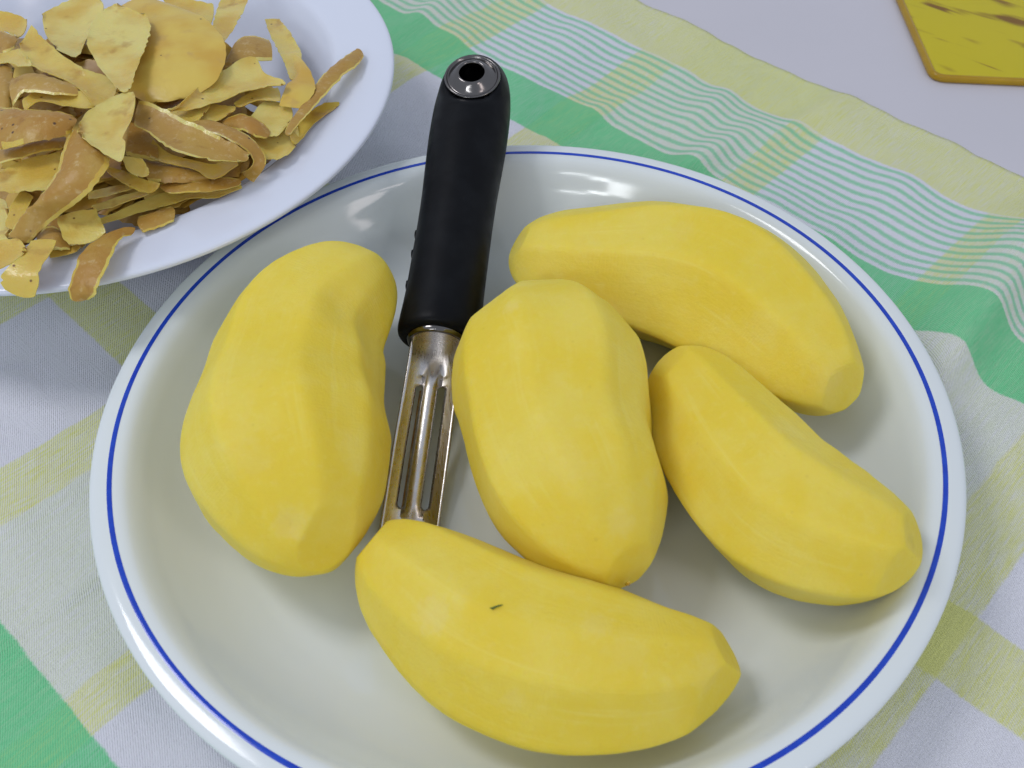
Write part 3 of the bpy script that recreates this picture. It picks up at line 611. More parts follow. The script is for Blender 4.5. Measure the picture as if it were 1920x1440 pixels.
 ('squarish flesh-up peel with browned top near the front rim','F',1,[(-137.7,60.0,50.0),(-136.9,56.3,49.0),(-134.1,50.7,48.0),(-131.5,48.2,47.0)],[(-128.8,63.0,50.0),(-127.3,60.7,49.0),(-124.8,55.7,48.0),(-123.1,52.5,47.0)]),
 ('yellow-brown peel hanging furthest over the near rim','S',1.5,[(-115.5,58.2,45.0),(-120.8,54.7,47.4),(-125.9,47.8,48.8),(-127.5,41.5,49.0),(-128.3,36.7,48.1),(-129.0,31.8,46.1),(-128.7,28.9,43.0)],[(-115.9,54.9,45.0),(-117.9,51.5,47.4),(-118.6,45.9,48.8),(-119.1,39.4,49.0),(-120.0,32.6,48.1),(-121.6,28.7,46.1),(-124.9,28.9,43.0)]),
 ('pale broad flesh-up peel hanging over the near rim at the left','F',0.8,[(-143.1,49.3,50.0),(-143.8,40.3,50.8),(-147.0,35.7,50.4),(-147.4,33.0,48.8),(-146.3,30.2,46.0)],[(-136.3,49.0,50.0),(-136.3,40.8,50.8),(-137.5,34.7,50.4),(-137.7,31.6,48.8),(-138.8,27.8,46.0)]),
 ('small pale tip above the broad peel that hangs over the rim','F',1,[(-154.3,47.7,50.0),(-150.3,48.3,50.3),(-146.5,47.8,50.7),(-142.9,43.6,51.0)],[(-150.9,36.3,50.0),(-147.9,37.8,50.3),(-145.4,39.1,50.7),(-142.8,42.5,51.0)]),
 ('tan scrap lying on the near rim between the two hanging peels','M',0.6,[(-139.8,52.6,45.0),(-136.6,53.9,45.0),(-131.1,52.5,45.0)],[(-139.3,46.1,45.0),(-135.3,47.5,45.0),(-131.0,49.4,45.0)]),
 ('olive-brown peel half hidden behind the near rim','S',2,[(-117.1,63.6,44.0),(-112.3,66.9,43.5),(-106.9,70.1,43.0)],[(-114.8,57.2,44.0),(-110.1,59.9,43.5),(-104.9,63.7,43.0)]),
 ('narrow pale strip just left of the long drooping brown peel','F',1,[(-152.1,71.8,50.0),(-154.0,65.5,49.0),(-153.9,56.9,48.0)],[(-148.1,68.8,50.0),(-149.3,62.6,49.0),(-151.0,55.6,48.0)]),
 ('pale peel at the lower left edge of the heap','F',1,[(-162.5,70.8,47.0),(-158.3,69.8,47.0),(-155.2,64.2,47.0)],[(-157.0,51.8,47.0),(-153.6,51.7,47.0),(-152.5,54.0,47.0)]),
 ('short amber peel between the pale peel and the drooping brown one','S',1,[(-153.3,74.6,49.0),(-153.5,69.9,48.0),(-152.6,66.3,47.0)],[(-147.1,73.8,49.0),(-147.7,69.7,48.0),(-148.9,67.4,47.0)]),
 ('brown scrap between the drooping peel and the squarish pale peel','S',1,[(-144.8,53.8,46.0),(-141.1,58.1,46.5),(-135.8,56.0,45.0)],[(-141.2,47.1,46.0),(-137.0,48.3,46.5),(-133.2,49.3,45.0)]),
 ('amber strip tucked under the squarish peel near the front rim','S',1,[(-143.7,64.1,45.0),(-137.0,62.7,45.5),(-129.9,56.8,44.0)],[(-141.9,54.8,45.0),(-135.7,52.6,45.5),(-129.8,51.1,44.0)]),
]
BURIED = [
 ('M',3.0,[(-136.5,119.3,39.9),(-130.5,132.1,43.6),(-121.9,142.2,44.4),(-110.0,149.8,42.3)],[(-129.4,113.2,38.4),(-117.6,120.9,40.8),(-108.9,131.1,41.7),(-103.4,144.3,40.9)]),
 ('S',1.6,[(-150.0,86.5,39.7),(-161.3,98.1,43.8),(-166.0,113.9,45.7),(-162.4,129.8,45.4)],[(-141.9,91.3,39.8),(-145.5,105.0,44.0),(-149.0,116.7,45.9),(-153.8,130.1,45.6)]),
 ('S',1.9,[(-149.0,58.3,39.8),(-163.5,65.6,40.0),(-172.2,80.0,38.6),(-171.6,96.3,35.6)],[(-142.5,65.8,41.3),(-149.7,77.3,42.7),(-155.4,86.8,41.3),(-162.8,98.4,36.9)]),
 ('F',1.2,[(-167.7,161.8,48.2),(-150.0,165.6,46.6),(-134.0,168.8,43.5),(-116.0,171.5,38.9)],[(-167.8,151.8,49.7),(-148.4,147.6,49.4),(-128.7,151.5,46.3),(-112.5,163.2,40.2)]),
 ('M',1.7,[(-161.3,109.1,40.8),(-169.2,118.0,41.0),(-176.5,124.8,39.5),(-185.6,132.5,36.3)],[(-154.9,112.5,42.1),(-158.6,125.9,43.3),(-169.1,135.8,41.8),(-182.9,138.5,37.5)]),
 ('F',2.1,[(-163.4,60.0,39.3),(-170.8,72.6,39.6),(-170.8,87.6,38.4),(-162.8,100.0,35.7)],[(-155.3,62.5,40.9),(-155.5,74.9,42.6),(-155.5,85.1,41.4),(-155.4,97.6,37.1)]),
 ('M',2.6,[(-160.5,98.0,36.2),(-173.6,104.1,39.2),(-182.2,115.9,40.1),(-183.5,130.3,38.8)],[(-154.4,105.3,36.4),(-160.9,115.8,39.6),(-167.1,124.3,40.4),(-175.6,133.6,38.9)]),
 ('F',2.1,[(-145.2,78.0,44.3),(-151.7,92.2,45.2),(-156.9,105.1,44.0),(-161.8,120.0,40.7)],[(-136.3,79.7,44.7),(-135.7,96.8,45.9),(-142.2,112.9,44.7),(-154.9,124.6,41.1)]),
 ('M',2.3,[(-135.8,111.4,41.2),(-123.3,122.6,41.3),(-107.0,127.6,38.7),(-90.3,125.1,33.3)],[(-131.6,104.3,40.0),(-117.2,108.9,39.1),(-104.3,112.9,36.5),(-89.8,117.7,32.2)]),
 ('S',1.2,[(-100.0,87.9,39.2),(-107.2,107.8,44.3),(-110.8,128.0,46.6),(-110.3,149.2,45.8)],[(-91.1,89.5,37.4),(-91.1,110.6,41.2),(-94.6,130.8,43.5),(-102.2,150.6,44.3)]),
 ('F',1.1,[(-129.8,76.2,49.8),(-139.3,96.5,48.2),(-140.1,119.1,44.5),(-131.9,140.0,38.6)],[(-123.7,78.2,49.9),(-127.9,98.6,48.5),(-128.7,117.9,44.8),(-126.3,138.6,38.7)]),
 ('M',1.8,[(-153.6,77.4,43.2),(-143.9,91.8,42.5),(-128.2,100.4,40.1),(-110.7,100.4,35.9)],[(-147.9,71.8,44.3),(-135.1,80.2,44.6),(-123.2,86.7,42.2),(-109.3,93.2,37.0)]),
 ('F',2.5,[(-117.8,72.8,44.2),(-113.4,93.2,46.2),(-110.6,111.7,45.2),(-108.3,132.4,41.0)],[(-108.6,68.9,42.0),(-95.9,88.1,42.3),(-92.3,111.3,41.3),(-99.2,133.4,39.0)]),
 ('S',2.9,[(-136.6,74.5,38.5),(-126.8,91.9,42.0),(-114.9,107.4,43.4),(-100.4,121.2,42.6)],[(-130.9,70.2,38.7),(-116.6,84.1,42.4),(-104.7,99.5,43.7),(-95.2,117.2,42.8)]),
 ('M',1.8,[(-167.2,97.8,37.7),(-170.3,113.6,39.9),(-169.7,129.3,40.5),(-165.2,144.8,39.3)],[(-160.9,98.0,38.8),(-158.8,113.6,42.1),(-158.2,128.5,42.6),(-159.5,144.2,40.4)]),
 ('F',1.1,[(-92.2,110.0,36.4),(-113.3,109.6,38.7),(-133.7,113.7,38.9),(-152.9,122.7,37.0)],[(-91.2,117.8,36.8),(-111.0,123.7,39.4),(-130.4,127.6,39.6),(-151.0,129.6,37.3)]),
 ('M',2.1,[(-87.5,128.0,37.4),(-103.1,136.5,39.9),(-114.5,150.4,40.8),(-119.4,167.6,40.4)],[(-83.0,133.8,39.2),(-93.9,146.0,43.1),(-103.3,157.6,44.1),(-113.4,170.5,42.0)]),
 ('S',1.8,[(-157.8,118.8,43.6),(-156.2,133.5,43.0),(-150.3,146.6,40.6),(-140.1,157.4,36.2)],[(-150.0,116.0,44.4),(-142.1,127.8,44.4),(-136.7,139.8,41.9),(-133.4,153.7,36.9)]),
 ('S',2.0,[(-144.9,81.5,34.7),(-140.4,96.6,35.5),(-135.5,109.7,34.9),(-128.7,124.0,33.0)],[(-136.3,76.2,36.8),(-123.9,88.5,39.2),(-117.8,105.1,38.6),(-119.7,122.6,34.9)]),
 ('S',2.2,[(-110.8,72.0,37.0),(-119.7,93.1,39.6),(-123.5,115.5,39.8),(-121.8,138.4,37.6)],[(-104.7,73.8,36.6),(-108.4,95.7,38.8),(-111.9,116.8,39.0),(-115.9,138.7,37.2)]),
 ('F',2.7,[(-106.4,123.7,46.6),(-124.3,123.7,48.0),(-141.1,129.7,46.6),(-154.8,141.4,42.1)],[(-104.9,131.4,44.8),(-120.6,137.5,44.8),(-135.2,142.7,43.3),(-151.4,147.6,40.4)]),
 ('F',2.2,[(-128.6,72.2,39.7),(-134.5,84.7,40.3),(-136.0,98.3,39.0),(-132.7,111.8,35.8)],[(-121.8,73.8,40.3),(-122.1,86.9,41.4),(-123.5,98.9,40.1),(-126.4,111.7,36.3)]),
 ('F',2.8,[(-165.2,136.1,46.6),(-152.7,138.4,50.3),(-141.6,138.6,50.9),(-129.0,136.2,48.3)],[(-166.5,126.4,44.3),(-153.8,120.6,46.3),(-140.0,120.9,46.9),(-127.5,127.5,46.3)]),
 ('F',1.3,[(-156.3,93.9,46.5),(-146.0,113.3,46.3),(-131.8,129.8,43.3),(-113.7,142.5,37.4)],[(-150.6,89.9,45.0),(-136.1,105.6,43.6),(-122.7,121.1,40.6),(-109.4,138.0,36.0)]),
 ('M',2.6,[(-159.7,63.3,40.4),(-161.3,75.7,41.8),(-161.3,87.6,40.8),(-159.6,100.0,37.2)],[(-154.2,63.0,39.7),(-151.1,75.4,40.5),(-151.2,88.0,39.5),(-154.5,100.4,36.5)]),
 ('M',2.0,[(-172.3,133.9,43.0),(-184.0,145.8,42.4),(-191.4,160.6,40.1),(-193.6,177.2,36.0)],[(-167.1,137.6,44.0),(-174.1,151.7,44.3),(-180.7,165.0,42.0),(-188.2,178.9,37.0)]),
 ('F',2.2,[(-131.6,87.5,40.0),(-144.9,89.6,43.1),(-157.1,93.5,43.4),(-169.0,99.7,40.8)],[(-129.4,93.6,38.4),(-141.1,100.7,40.3),(-153.8,104.7,40.6),(-167.5,105.4,39.4)]),
 ('M',2.5,[(-120.4,84.5,40.2),(-110.6,96.5,39.9),(-102.4,108.2,37.1),(-94.2,121.5,31.7)],[(-116.2,79.8,39.5),(-102.1,88.9,38.6),(-92.4,102.8,35.9),(-88.9,119.4,31.1)]),
 ('S',1.2,[(-129.8,103.3,43.8),(-148.2,111.8,43.5),(-164.7,120.9,41.8),(-181.5,132.4,38.6)],[(-123.8,111.4,45.7),(-138.2,127.3,46.9),(-156.9,137.6,45.2),(-178.2,141.0,40.4)]),
 ('S',2.9,[(-107.8,87.7,46.3),(-122.7,97.8,46.6),(-133.8,111.9,44.3),(-139.6,129.0,39.1)],[(-102.6,93.2,45.0),(-112.6,107.0,44.3),(-122.4,119.5,41.9),(-133.7,132.4,37.9)]),
 ('F',1.5,[(-118.5,85.6,33.9),(-112.8,97.5,35.6),(-106.4,108.3,35.4),(-98.3,118.9,33.2)],[(-113.9,82.3,34.5),(-104.1,91.8,36.8),(-97.1,103.4,36.6),(-93.6,116.7,33.8)]),
 ('M',2.5,[(-97.7,103.9,42.8),(-117.8,114.6,45.3),(-133.7,130.9,44.8),(-143.5,151.5,41.2)],[(-92.6,110.8,41.1),(-107.6,126.3,42.1),(-121.8,140.8,41.6),(-137.2,156.0,39.6)]),
 ('F',1.6,[(-170.3,163.0,42.4),(-158.5,170.5,46.3),(-144.8,173.4,47.5),(-131.0,170.9,46.1)],[(-167.7,156.0,41.6),(-154.7,157.6,44.7),(-143.0,160.0,45.9),(-130.5,164.2,45.3)]),
 ('F',2.8,[(-130.6,157.1,38.9),(-143.1,160.9,40.5),(-153.3,167.2,40.8),(-162.2,177.0,39.9)],[(-125.3,164.8,41.0),(-133.7,175.3,44.4),(-144.7,182.1,44.7),(-158.1,184.5,41.8)]),
 ('S',2.1,[(-145.2,80.6,36.9),(-153.8,101.6,40.5),(-160.7,122.5,41.8),(-166.0,144.6,40.8)],[(-138.8,82.3,36.8),(-142.2,105.1,40.4),(-149.3,126.6,41.7),(-160.4,146.8,40.8)]),
 ('S',1.1,[(-144.5,77.6,39.7),(-149.3,92.6,42.4),(-147.0,108.4,43.3),(-137.6,121.1,42.3)],[(-136.2,78.4,40.5),(-134.2,92.2,43.9),(-132.4,104.3,44.8),(-130.6,118.2,43.1)]),
 ('F',1.7,[(-156.1,75.7,39.9),(-161.0,94.4,42.7),(-159.4,113.6,43.9),(-151.3,131.2,43.7)],[(-147.7,76.4,41.6),(-145.6,94.4,45.8),(-144.2,111.2,47.0),(-143.8,129.4,45.3)]),
 ('F',1.7,[(-117.2,100.2,42.4),(-123.3,112.1,45.0),(-127.0,123.9,45.8),(-128.5,137.3,45.1)],[(-109.4,101.9,43.8),(-109.1,115.9,47.4),(-113.2,128.9,48.3),(-121.7,140.1,46.4)]),
 ('S',1.8,[(-140.9,91.4,40.0),(-134.9,107.4,42.6),(-125.0,120.8,43.9),(-111.2,130.9,44.1)],[(-133.0,86.2,42.3),(-120.9,97.6,46.8),(-111.5,110.3,48.1),(-104.6,125.5,46.2)]),
 ('S',1.3,[(-115.6,129.6,36.9),(-133.8,135.8,40.8),(-150.2,143.1,42.6),(-166.8,153.0,42.3)],[(-110.5,138.2,37.3),(-125.4,151.9,41.4),(-143.8,160.1,43.2),(-164.1,161.7,42.6)]),
 ('M',1.3,[(-161.8,80.6,40.9),(-148.6,85.5,40.2),(-135.4,87.3,37.8),(-121.3,86.0,33.9)],[(-160.9,72.4,42.2),(-146.7,70.6,42.6),(-133.1,72.6,40.3),(-120.0,78.6,35.1)]),
 ('S',2.7,[(-146.2,124.0,39.1),(-164.5,133.9,41.0),(-179.2,148.3,41.3),(-189.1,166.6,40.1)],[(-140.7,131.0,40.5),(-153.8,146.0,43.6),(-167.3,159.2,43.9),(-182.9,171.8,41.3)]),
 ('S',1.8,[(-157.5,96.7,42.4),(-143.2,103.3,43.0),(-129.3,107.8,42.1),(-113.6,110.6,39.8)],[(-155.8,87.7,44.1),(-139.0,87.2,46.1),(-123.2,92.4,45.3),(-110.1,103.1,41.3)]),
 ('F',2.5,[(-122.8,137.0,40.1),(-134.6,141.7,40.9),(-144.4,148.3,40.2),(-153.1,157.6,38.1)],[(-118.1,143.4,41.7),(-126.3,153.5,43.9),(-136.7,160.4,43.2),(-149.4,163.8,39.6)]),
 ('F',2.5,[(-87.5,117.5,34.2),(-104.3,119.3,39.6),(-119.3,127.3,42.0),(-129.9,140.7,41.5)],[(-85.0,125.3,32.6),(-98.5,133.0,36.5),(-111.0,139.8,39.0),(-125.2,146.5,39.9)]),
 ('M',2.6,[(-134.2,90.3,36.0),(-120.4,102.0,38.1),(-106.7,111.8,38.0),(-91.0,120.7,35.8)],[(-130.0,82.6,36.2),(-111.9,88.4,38.4),(-96.6,99.3,38.3),(-85.6,114.7,35.9)]),
 ('F',1.8,[(-177.5,114.5,40.3),(-164.6,130.2,41.7),(-147.6,141.2,41.1),(-127.9,146.2,38.2)],[(-172.4,108.9,40.4),(-156.3,119.4,42.0),(-141.1,129.2,41.3),(-125.1,139.9,38.3)]),
 ('S',1.3,[(-147.1,77.2,43.4),(-136.2,96.2,41.7),(-128.8,115.2,38.1),(-123.9,136.6,32.5)],[(-142.0,73.4,44.1),(-126.1,90.6,43.0),(-117.6,112.6,39.4),(-118.1,136.0,33.2)]),
 ('M',2.9,[(-159.4,121.3,37.0),(-153.8,134.0,41.3),(-145.5,144.8,43.4),(-134.4,153.2,43.6)],[(-154.0,117.6,37.5),(-144.2,126.9,42.1),(-136.2,137.2,44.3),(-129.8,149.3,44.0)]),
 ('S',1.3,[(-114.6,83.5,40.0),(-117.9,97.1,40.6),(-121.1,109.1,39.2),(-124.8,122.7,36.0)],[(-107.0,83.6,40.9),(-104.2,99.0,42.1),(-108.4,114.3,40.7),(-118.8,126.0,36.8)]),
 ('F',1.5,[(-98.7,95.3,36.5),(-114.5,112.7,40.4),(-121.6,135.4,42.5),(-118.1,158.7,42.9)],[(-93.1,99.3,37.5),(-103.4,118.3,42.3),(-109.3,137.1,44.5),(-111.9,158.6,43.9)]),
 ('M',2.3,[(-181.3,161.3,38.4),(-170.2,167.3,41.4),(-159.8,172.2,42.3),(-147.9,176.7,41.0)],[(-179.5,154.4,38.6),(-165.7,155.2,41.7),(-153.2,161.1,42.6),(-144.2,171.5,41.1)]),
 ('S',2.3,[(-130.7,88.1,34.8),(-115.7,95.6,36.6),(-102.0,102.9,35.9),(-87.2,111.0,32.8)],[(-128.6,81.1,34.2),(-110.6,83.3,35.6),(-94.6,91.9,34.9),(-82.9,105.8,32.3)]),
 ('S',1.5,[(-108.7,130.7,38.3),(-118.3,140.5,41.6),(-123.4,153.0,42.0),(-123.1,166.8,39.4)],[(-101.6,134.8,36.7),(-104.8,147.1,38.7),(-109.2,157.7,39.1),(-115.8,168.7,38.0)]),
 ('F',2.0,[(-168.4,123.6,42.7),(-175.8,134.7,43.6),(-181.6,145.4,41.7),(-186.5,157.9,36.9)],[(-161.4,126.2,41.4),(-163.4,140.2,41.1),(-170.1,152.6,39.3),(-181.0,161.8,35.7)]),
 ('F',2.4,[(-183.1,128.5,43.0),(-172.9,143.2,41.9),(-161.9,156.4,39.2),(-149.0,168.8,34.7)],[(-178.0,123.6,44.2),(-163.4,134.7,44.1),(-151.8,148.6,41.4),(-143.8,165.1,35.8)]),
 ('F',2.4,[(-161.0,62.8,37.0),(-160.5,79.4,38.2),(-159.3,94.6,37.2),(-156.8,111.1,34.1)],[(-152.3,60.6,37.2),(-144.3,76.7,38.6),(-142.9,94.7,37.7),(-148.6,111.9,34.4)]),
 ('S',1.4,[(-117.4,76.3,40.3),(-113.0,94.6,41.0),(-101.3,109.6,39.7),(-84.3,118.0,36.6)],[(-109.8,72.9,40.9),(-100.0,86.8,42.2),(-90.5,98.8,40.9),(-79.7,112.0,37.2)]),
 ('M',1.8,[(-117.3,133.1,45.4),(-130.9,144.2,46.7),(-142.0,157.1,45.9),(-150.8,172.2,43.2)],[(-112.3,137.6,45.8),(-121.6,152.3,47.5),(-132.7,165.1,46.7),(-146.1,176.2,43.6)]),
 ('F',2.8,[(-118.7,75.6,42.1),(-129.1,82.0,44.1),(-137.8,87.0,44.3),(-148.5,93.1,42.9)],[(-112.3,81.3,43.5),(-119.2,94.1,46.5),(-132.3,101.7,46.7),(-146.9,100.8,44.1)]),
 ('F',1.2,[(-166.2,90.9,42.0),(-170.3,105.8,43.3),(-168.9,121.2,41.9),(-161.9,135.0,37.6)],[(-160.1,91.6,40.8),(-159.2,105.9,41.0),(-158.0,119.1,39.6),(-156.6,133.5,36.5)]),
 ('S',2.5,[(-97.2,113.9,38.7),(-112.1,114.2,41.0),(-125.5,116.4,40.7),(-139.7,121.6,37.9)],[(-94.5,123.1,38.0),(-108.2,131.2,39.6),(-123.6,133.8,39.4),(-139.2,130.3,37.3)]),
 ('F',1.7,[(-174.4,95.3,35.1),(-174.6,114.6,39.4),(-175.5,132.1,42.2),(-177.1,151.3,43.8)],[(-165.6,93.7,37.1),(-158.3,113.5,43.1),(-159.5,134.9,45.9),(-169.3,153.7,45.6)]),
 ('S',2.1,[(-117.5,67.4,37.2),(-132.8,75.7,36.9),(-146.6,84.2,34.8),(-160.6,94.6,30.9)],[(-112.2,73.9,38.1),(-123.9,88.0,38.5),(-139.5,97.6,36.4),(-157.6,101.5,31.7)]),
 ('M',2.6,[(-124.8,148.4,46.4),(-141.5,145.6,48.9),(-158.2,150.1,48.6),(-171.1,161.2,45.5)],[(-124.8,155.3,45.1),(-139.9,158.1,46.5),(-153.3,161.7,46.2),(-167.9,166.6,44.3)]),
 ('M',2.6,[(-123.3,81.7,37.8),(-129.3,94.5,40.5),(-129.8,108.7,41.3),(-124.3,121.9,40.3)],[(-115.8,83.3,38.6),(-115.4,96.3,42.0),(-115.8,107.9,42.9),(-117.4,120.8,41.1)]),
 ('S',1.6,[(-160.4,117.0,41.7),(-144.6,134.3,41.9),(-124.2,145.8,40.6),(-101.1,149.9,37.9)],[(-155.1,110.5,43.5),(-136.0,121.7,45.1),(-117.9,131.9,43.9),(-98.5,142.7,39.5)]),
 ('F',1.3,[(-140.6,86.0,42.2),(-127.0,94.5,43.6),(-111.5,97.4,42.1),(-95.7,94.2,37.6)],[(-137.7,77.0,40.7),(-122.7,77.7,40.8),(-109.2,80.2,39.3),(-95.1,85.5,36.2)]),
 ('S',2.4,[(-177.8,132.0,43.6),(-168.6,145.1,42.8),(-160.8,157.5,40.2),(-152.6,171.3,36.0)],[(-172.8,126.9,44.9),(-158.5,136.9,45.1),(-149.1,151.9,42.6),(-146.4,169.2,37.2)]),
 ('F',3.0,[(-159.4,94.4,46.7),(-152.1,109.8,46.4),(-143.0,123.8,43.5),(-131.8,136.7,37.9)],[(-154.8,91.3,45.9),(-143.6,104.3,44.8),(-134.6,118.4,41.9),(-127.5,134.0,37.1)]),
 ('F',2.6,[(-164.8,74.2,33.9),(-175.5,83.1,35.2),(-180.8,96.2,34.9),(-178.9,110.2,32.9)],[(-156.6,79.6,35.4),(-159.8,91.4,37.8),(-163.7,101.1,37.5),(-170.1,111.8,34.2)]),
 ('F',2.4,[(-155.5,82.2,48.8),(-139.7,97.0,47.6),(-127.4,112.9,43.9),(-116.7,131.8,37.3)],[(-151.9,77.3,47.6),(-132.0,89.0,45.5),(-117.7,107.4,41.7),(-111.6,129.7,36.2)]),
 ('M',2.5,[(-144.7,81.5,37.8),(-163.1,97.6,39.4),(-172.2,120.9,39.3),(-169.2,145.3,37.6)],[(-137.2,87.8,39.2),(-147.9,106.7,41.9),(-154.9,124.6,41.8),(-160.3,145.7,38.9)]),
 ('F',1.7,[(-148.0,117.7,42.4),(-136.7,131.7,46.8),(-128.8,145.5,48.9),(-122.0,162.2,48.6)],[(-142.9,111.8,42.1),(-125.8,122.7,46.3),(-115.6,140.6,48.4),(-115.1,160.9,48.4)]),
 ('S',1.4,[(-140.2,88.4,37.9),(-147.9,106.6,43.5),(-151.7,125.5,46.7),(-151.0,145.3,47.6)],[(-131.5,90.3,37.6),(-132.2,109.9,42.9),(-135.8,128.4,46.1),(-143.1,146.6,47.3)]),
 ('F',1.3,[(-156.8,116.7,46.5),(-163.8,136.5,46.3),(-168.3,156.7,44.4),(-170.2,177.7,40.8)],[(-151.1,118.0,47.8),(-153.4,138.9,48.7),(-157.9,159.0,46.8),(-165.0,178.8,42.0)]),
 ('M',1.2,[(-110.3,107.7,38.6),(-122.9,117.3,43.4),(-133.8,127.7,45.4),(-143.7,140.1,44.5)],[(-104.9,112.7,37.0),(-113.3,126.6,40.6),(-124.9,137.7,42.6),(-139.4,145.3,43.1)]),
 ('F',1.6,[(-150.8,84.3,42.9),(-137.2,104.0,42.3),(-116.2,116.3,40.0),(-92.3,118.1,35.9)],[(-144.8,78.8,44.1),(-127.9,92.6,44.4),(-110.8,102.5,42.1),(-90.6,110.9,37.0)]),
 ('M',2.3,[(-110.3,74.3,41.4),(-121.2,89.1,42.1),(-128.4,105.8,40.3),(-131.6,124.0,35.9)],[(-104.2,77.5,40.7),(-109.8,94.6,40.9),(-116.7,110.4,39.1),(-125.6,126.1,35.3)]),
 ('F',1.2,[(-158.1,77.0,39.0),(-145.5,80.6,40.5),(-133.8,83.9,39.8),(-121.0,87.1,37.0)],[(-157.6,71.0,39.2),(-143.5,69.8,40.7),(-129.8,73.6,40.1),(-118.6,82.2,37.1)]),
 ('M',1.9,[(-135.1,88.7,47.0),(-145.5,105.5,46.3),(-155.4,121.0,43.0),(-165.9,137.8,36.8)],[(-127.5,91.8,45.9),(-132.3,112.3,44.2),(-143.7,130.1,40.9),(-160.5,142.9,35.8)]),
 ('S',2.5,[(-103.6,94.2,46.2),(-119.1,95.9,46.6),(-133.6,99.8,44.5),(-147.8,106.6,39.7)],[(-101.2,101.5,45.4),(-115.1,109.3,45.2),(-130.2,113.4,43.1),(-146.2,113.4,39.0)]),
 ('S',1.5,[(-147.0,118.3,40.4),(-159.2,126.3,41.4),(-169.8,135.6,40.6),(-179.0,146.9,37.7)],[(-143.1,122.6,41.0),(-152.1,134.1,42.7),(-162.9,143.6,41.8),(-175.6,151.0,38.4)]),
 ('S',1.6,[(-140.6,93.5,47.0),(-124.8,104.4,46.6),(-105.4,106.7,43.5),(-87.6,99.4,37.7)],[(-137.2,86.3,45.9),(-120.8,90.6,44.6),(-106.0,92.3,41.6),(-89.1,92.4,36.8)]),
 ('M',2.8,[(-171.2,100.2,41.0),(-177.4,114.5,41.9),(-180.7,129.3,41.0),(-181.0,144.9,38.4)],[(-165.1,101.7,42.0),(-166.2,117.2,43.7),(-169.5,131.7,42.8),(-175.4,146.1,39.3)]),
 ('F',1.1,[(-136.8,96.4,42.6),(-130.0,112.5,45.4),(-124.7,127.9,46.1),(-120.0,144.7,44.9)],[(-131.7,93.3,43.1),(-120.2,107.9,46.3),(-114.2,125.5,47.0),(-114.7,144.1,45.3)]),
 ('S',2.4,[(-165.7,113.8,39.2),(-146.6,127.1,41.1),(-123.6,131.9,41.2),(-100.8,127.1,39.8)],[(-161.5,104.7,40.6),(-140.9,109.8,43.6),(-121.9,113.8,43.8),(-100.9,117.9,41.1)]),
 ('F',2.1,[(-114.6,77.5,41.7),(-108.0,94.2,41.4),(-99.6,108.8,38.3),(-88.0,122.6,32.2)],[(-106.7,72.2,40.1),(-93.4,85.0,38.5),(-84.3,100.6,35.4),(-80.3,118.8,30.7)]),
 ('S',1.6,[(-171.7,121.7,43.7),(-151.9,124.2,44.1),(-134.3,128.4,42.5),(-115.3,134.9,38.8)],[(-172.0,113.5,44.1),(-150.5,109.3,44.9),(-128.8,114.5,43.2),(-111.7,128.3,39.2)]),
 ('S',2.9,[(-170.3,95.8,37.8),(-168.6,116.0,44.3),(-163.9,134.7,47.6),(-155.5,153.3,47.7)],[(-160.9,93.0,35.5),(-151.4,111.3,40.2),(-146.5,130.8,43.5),(-146.8,151.5,45.6)]),
 ('S',2.4,[(-118.1,139.3,41.4),(-126.1,151.0,42.3),(-133.0,160.3,41.5),(-141.5,171.8,39.0)],[(-108.2,142.4,42.5),(-109.2,159.6,44.4),(-119.8,173.9,43.6),(-136.2,179.6,40.0)]),
 ('S',1.2,[(-132.1,114.8,43.6),(-150.2,116.6,45.0),(-166.6,121.0,43.6),(-183.1,128.9,39.4)],[(-128.7,124.5,42.3),(-144.7,134.4,42.6),(-162.4,139.2,41.2),(-181.3,138.1,38.2)]),
 ('F',2.6,[(-169.0,106.9,40.1),(-176.9,122.1,42.4),(-178.9,139.0,41.9),(-174.5,155.7,38.7)],[(-159.9,109.2,38.9),(-160.1,125.3,40.2),(-161.8,139.9,39.7),(-165.9,155.6,37.6)]),
 ('F',2.8,[(-118.4,136.5,42.9),(-135.8,140.3,47.3),(-151.6,145.4,48.8),(-167.9,152.7,47.5)],[(-114.6,144.7,41.5),(-129.9,155.6,44.7),(-147.6,161.3,46.3),(-166.4,160.8,46.3)]),
 ('M',1.2,[(-143.4,68.4,35.2),(-152.2,81.6,36.7),(-161.6,92.4,36.5),(-173.5,103.0,34.6)],[(-137.5,71.0,36.4),(-142.3,87.9,39.0),(-154.1,101.3,38.8),(-170.4,108.0,35.8)]),
]

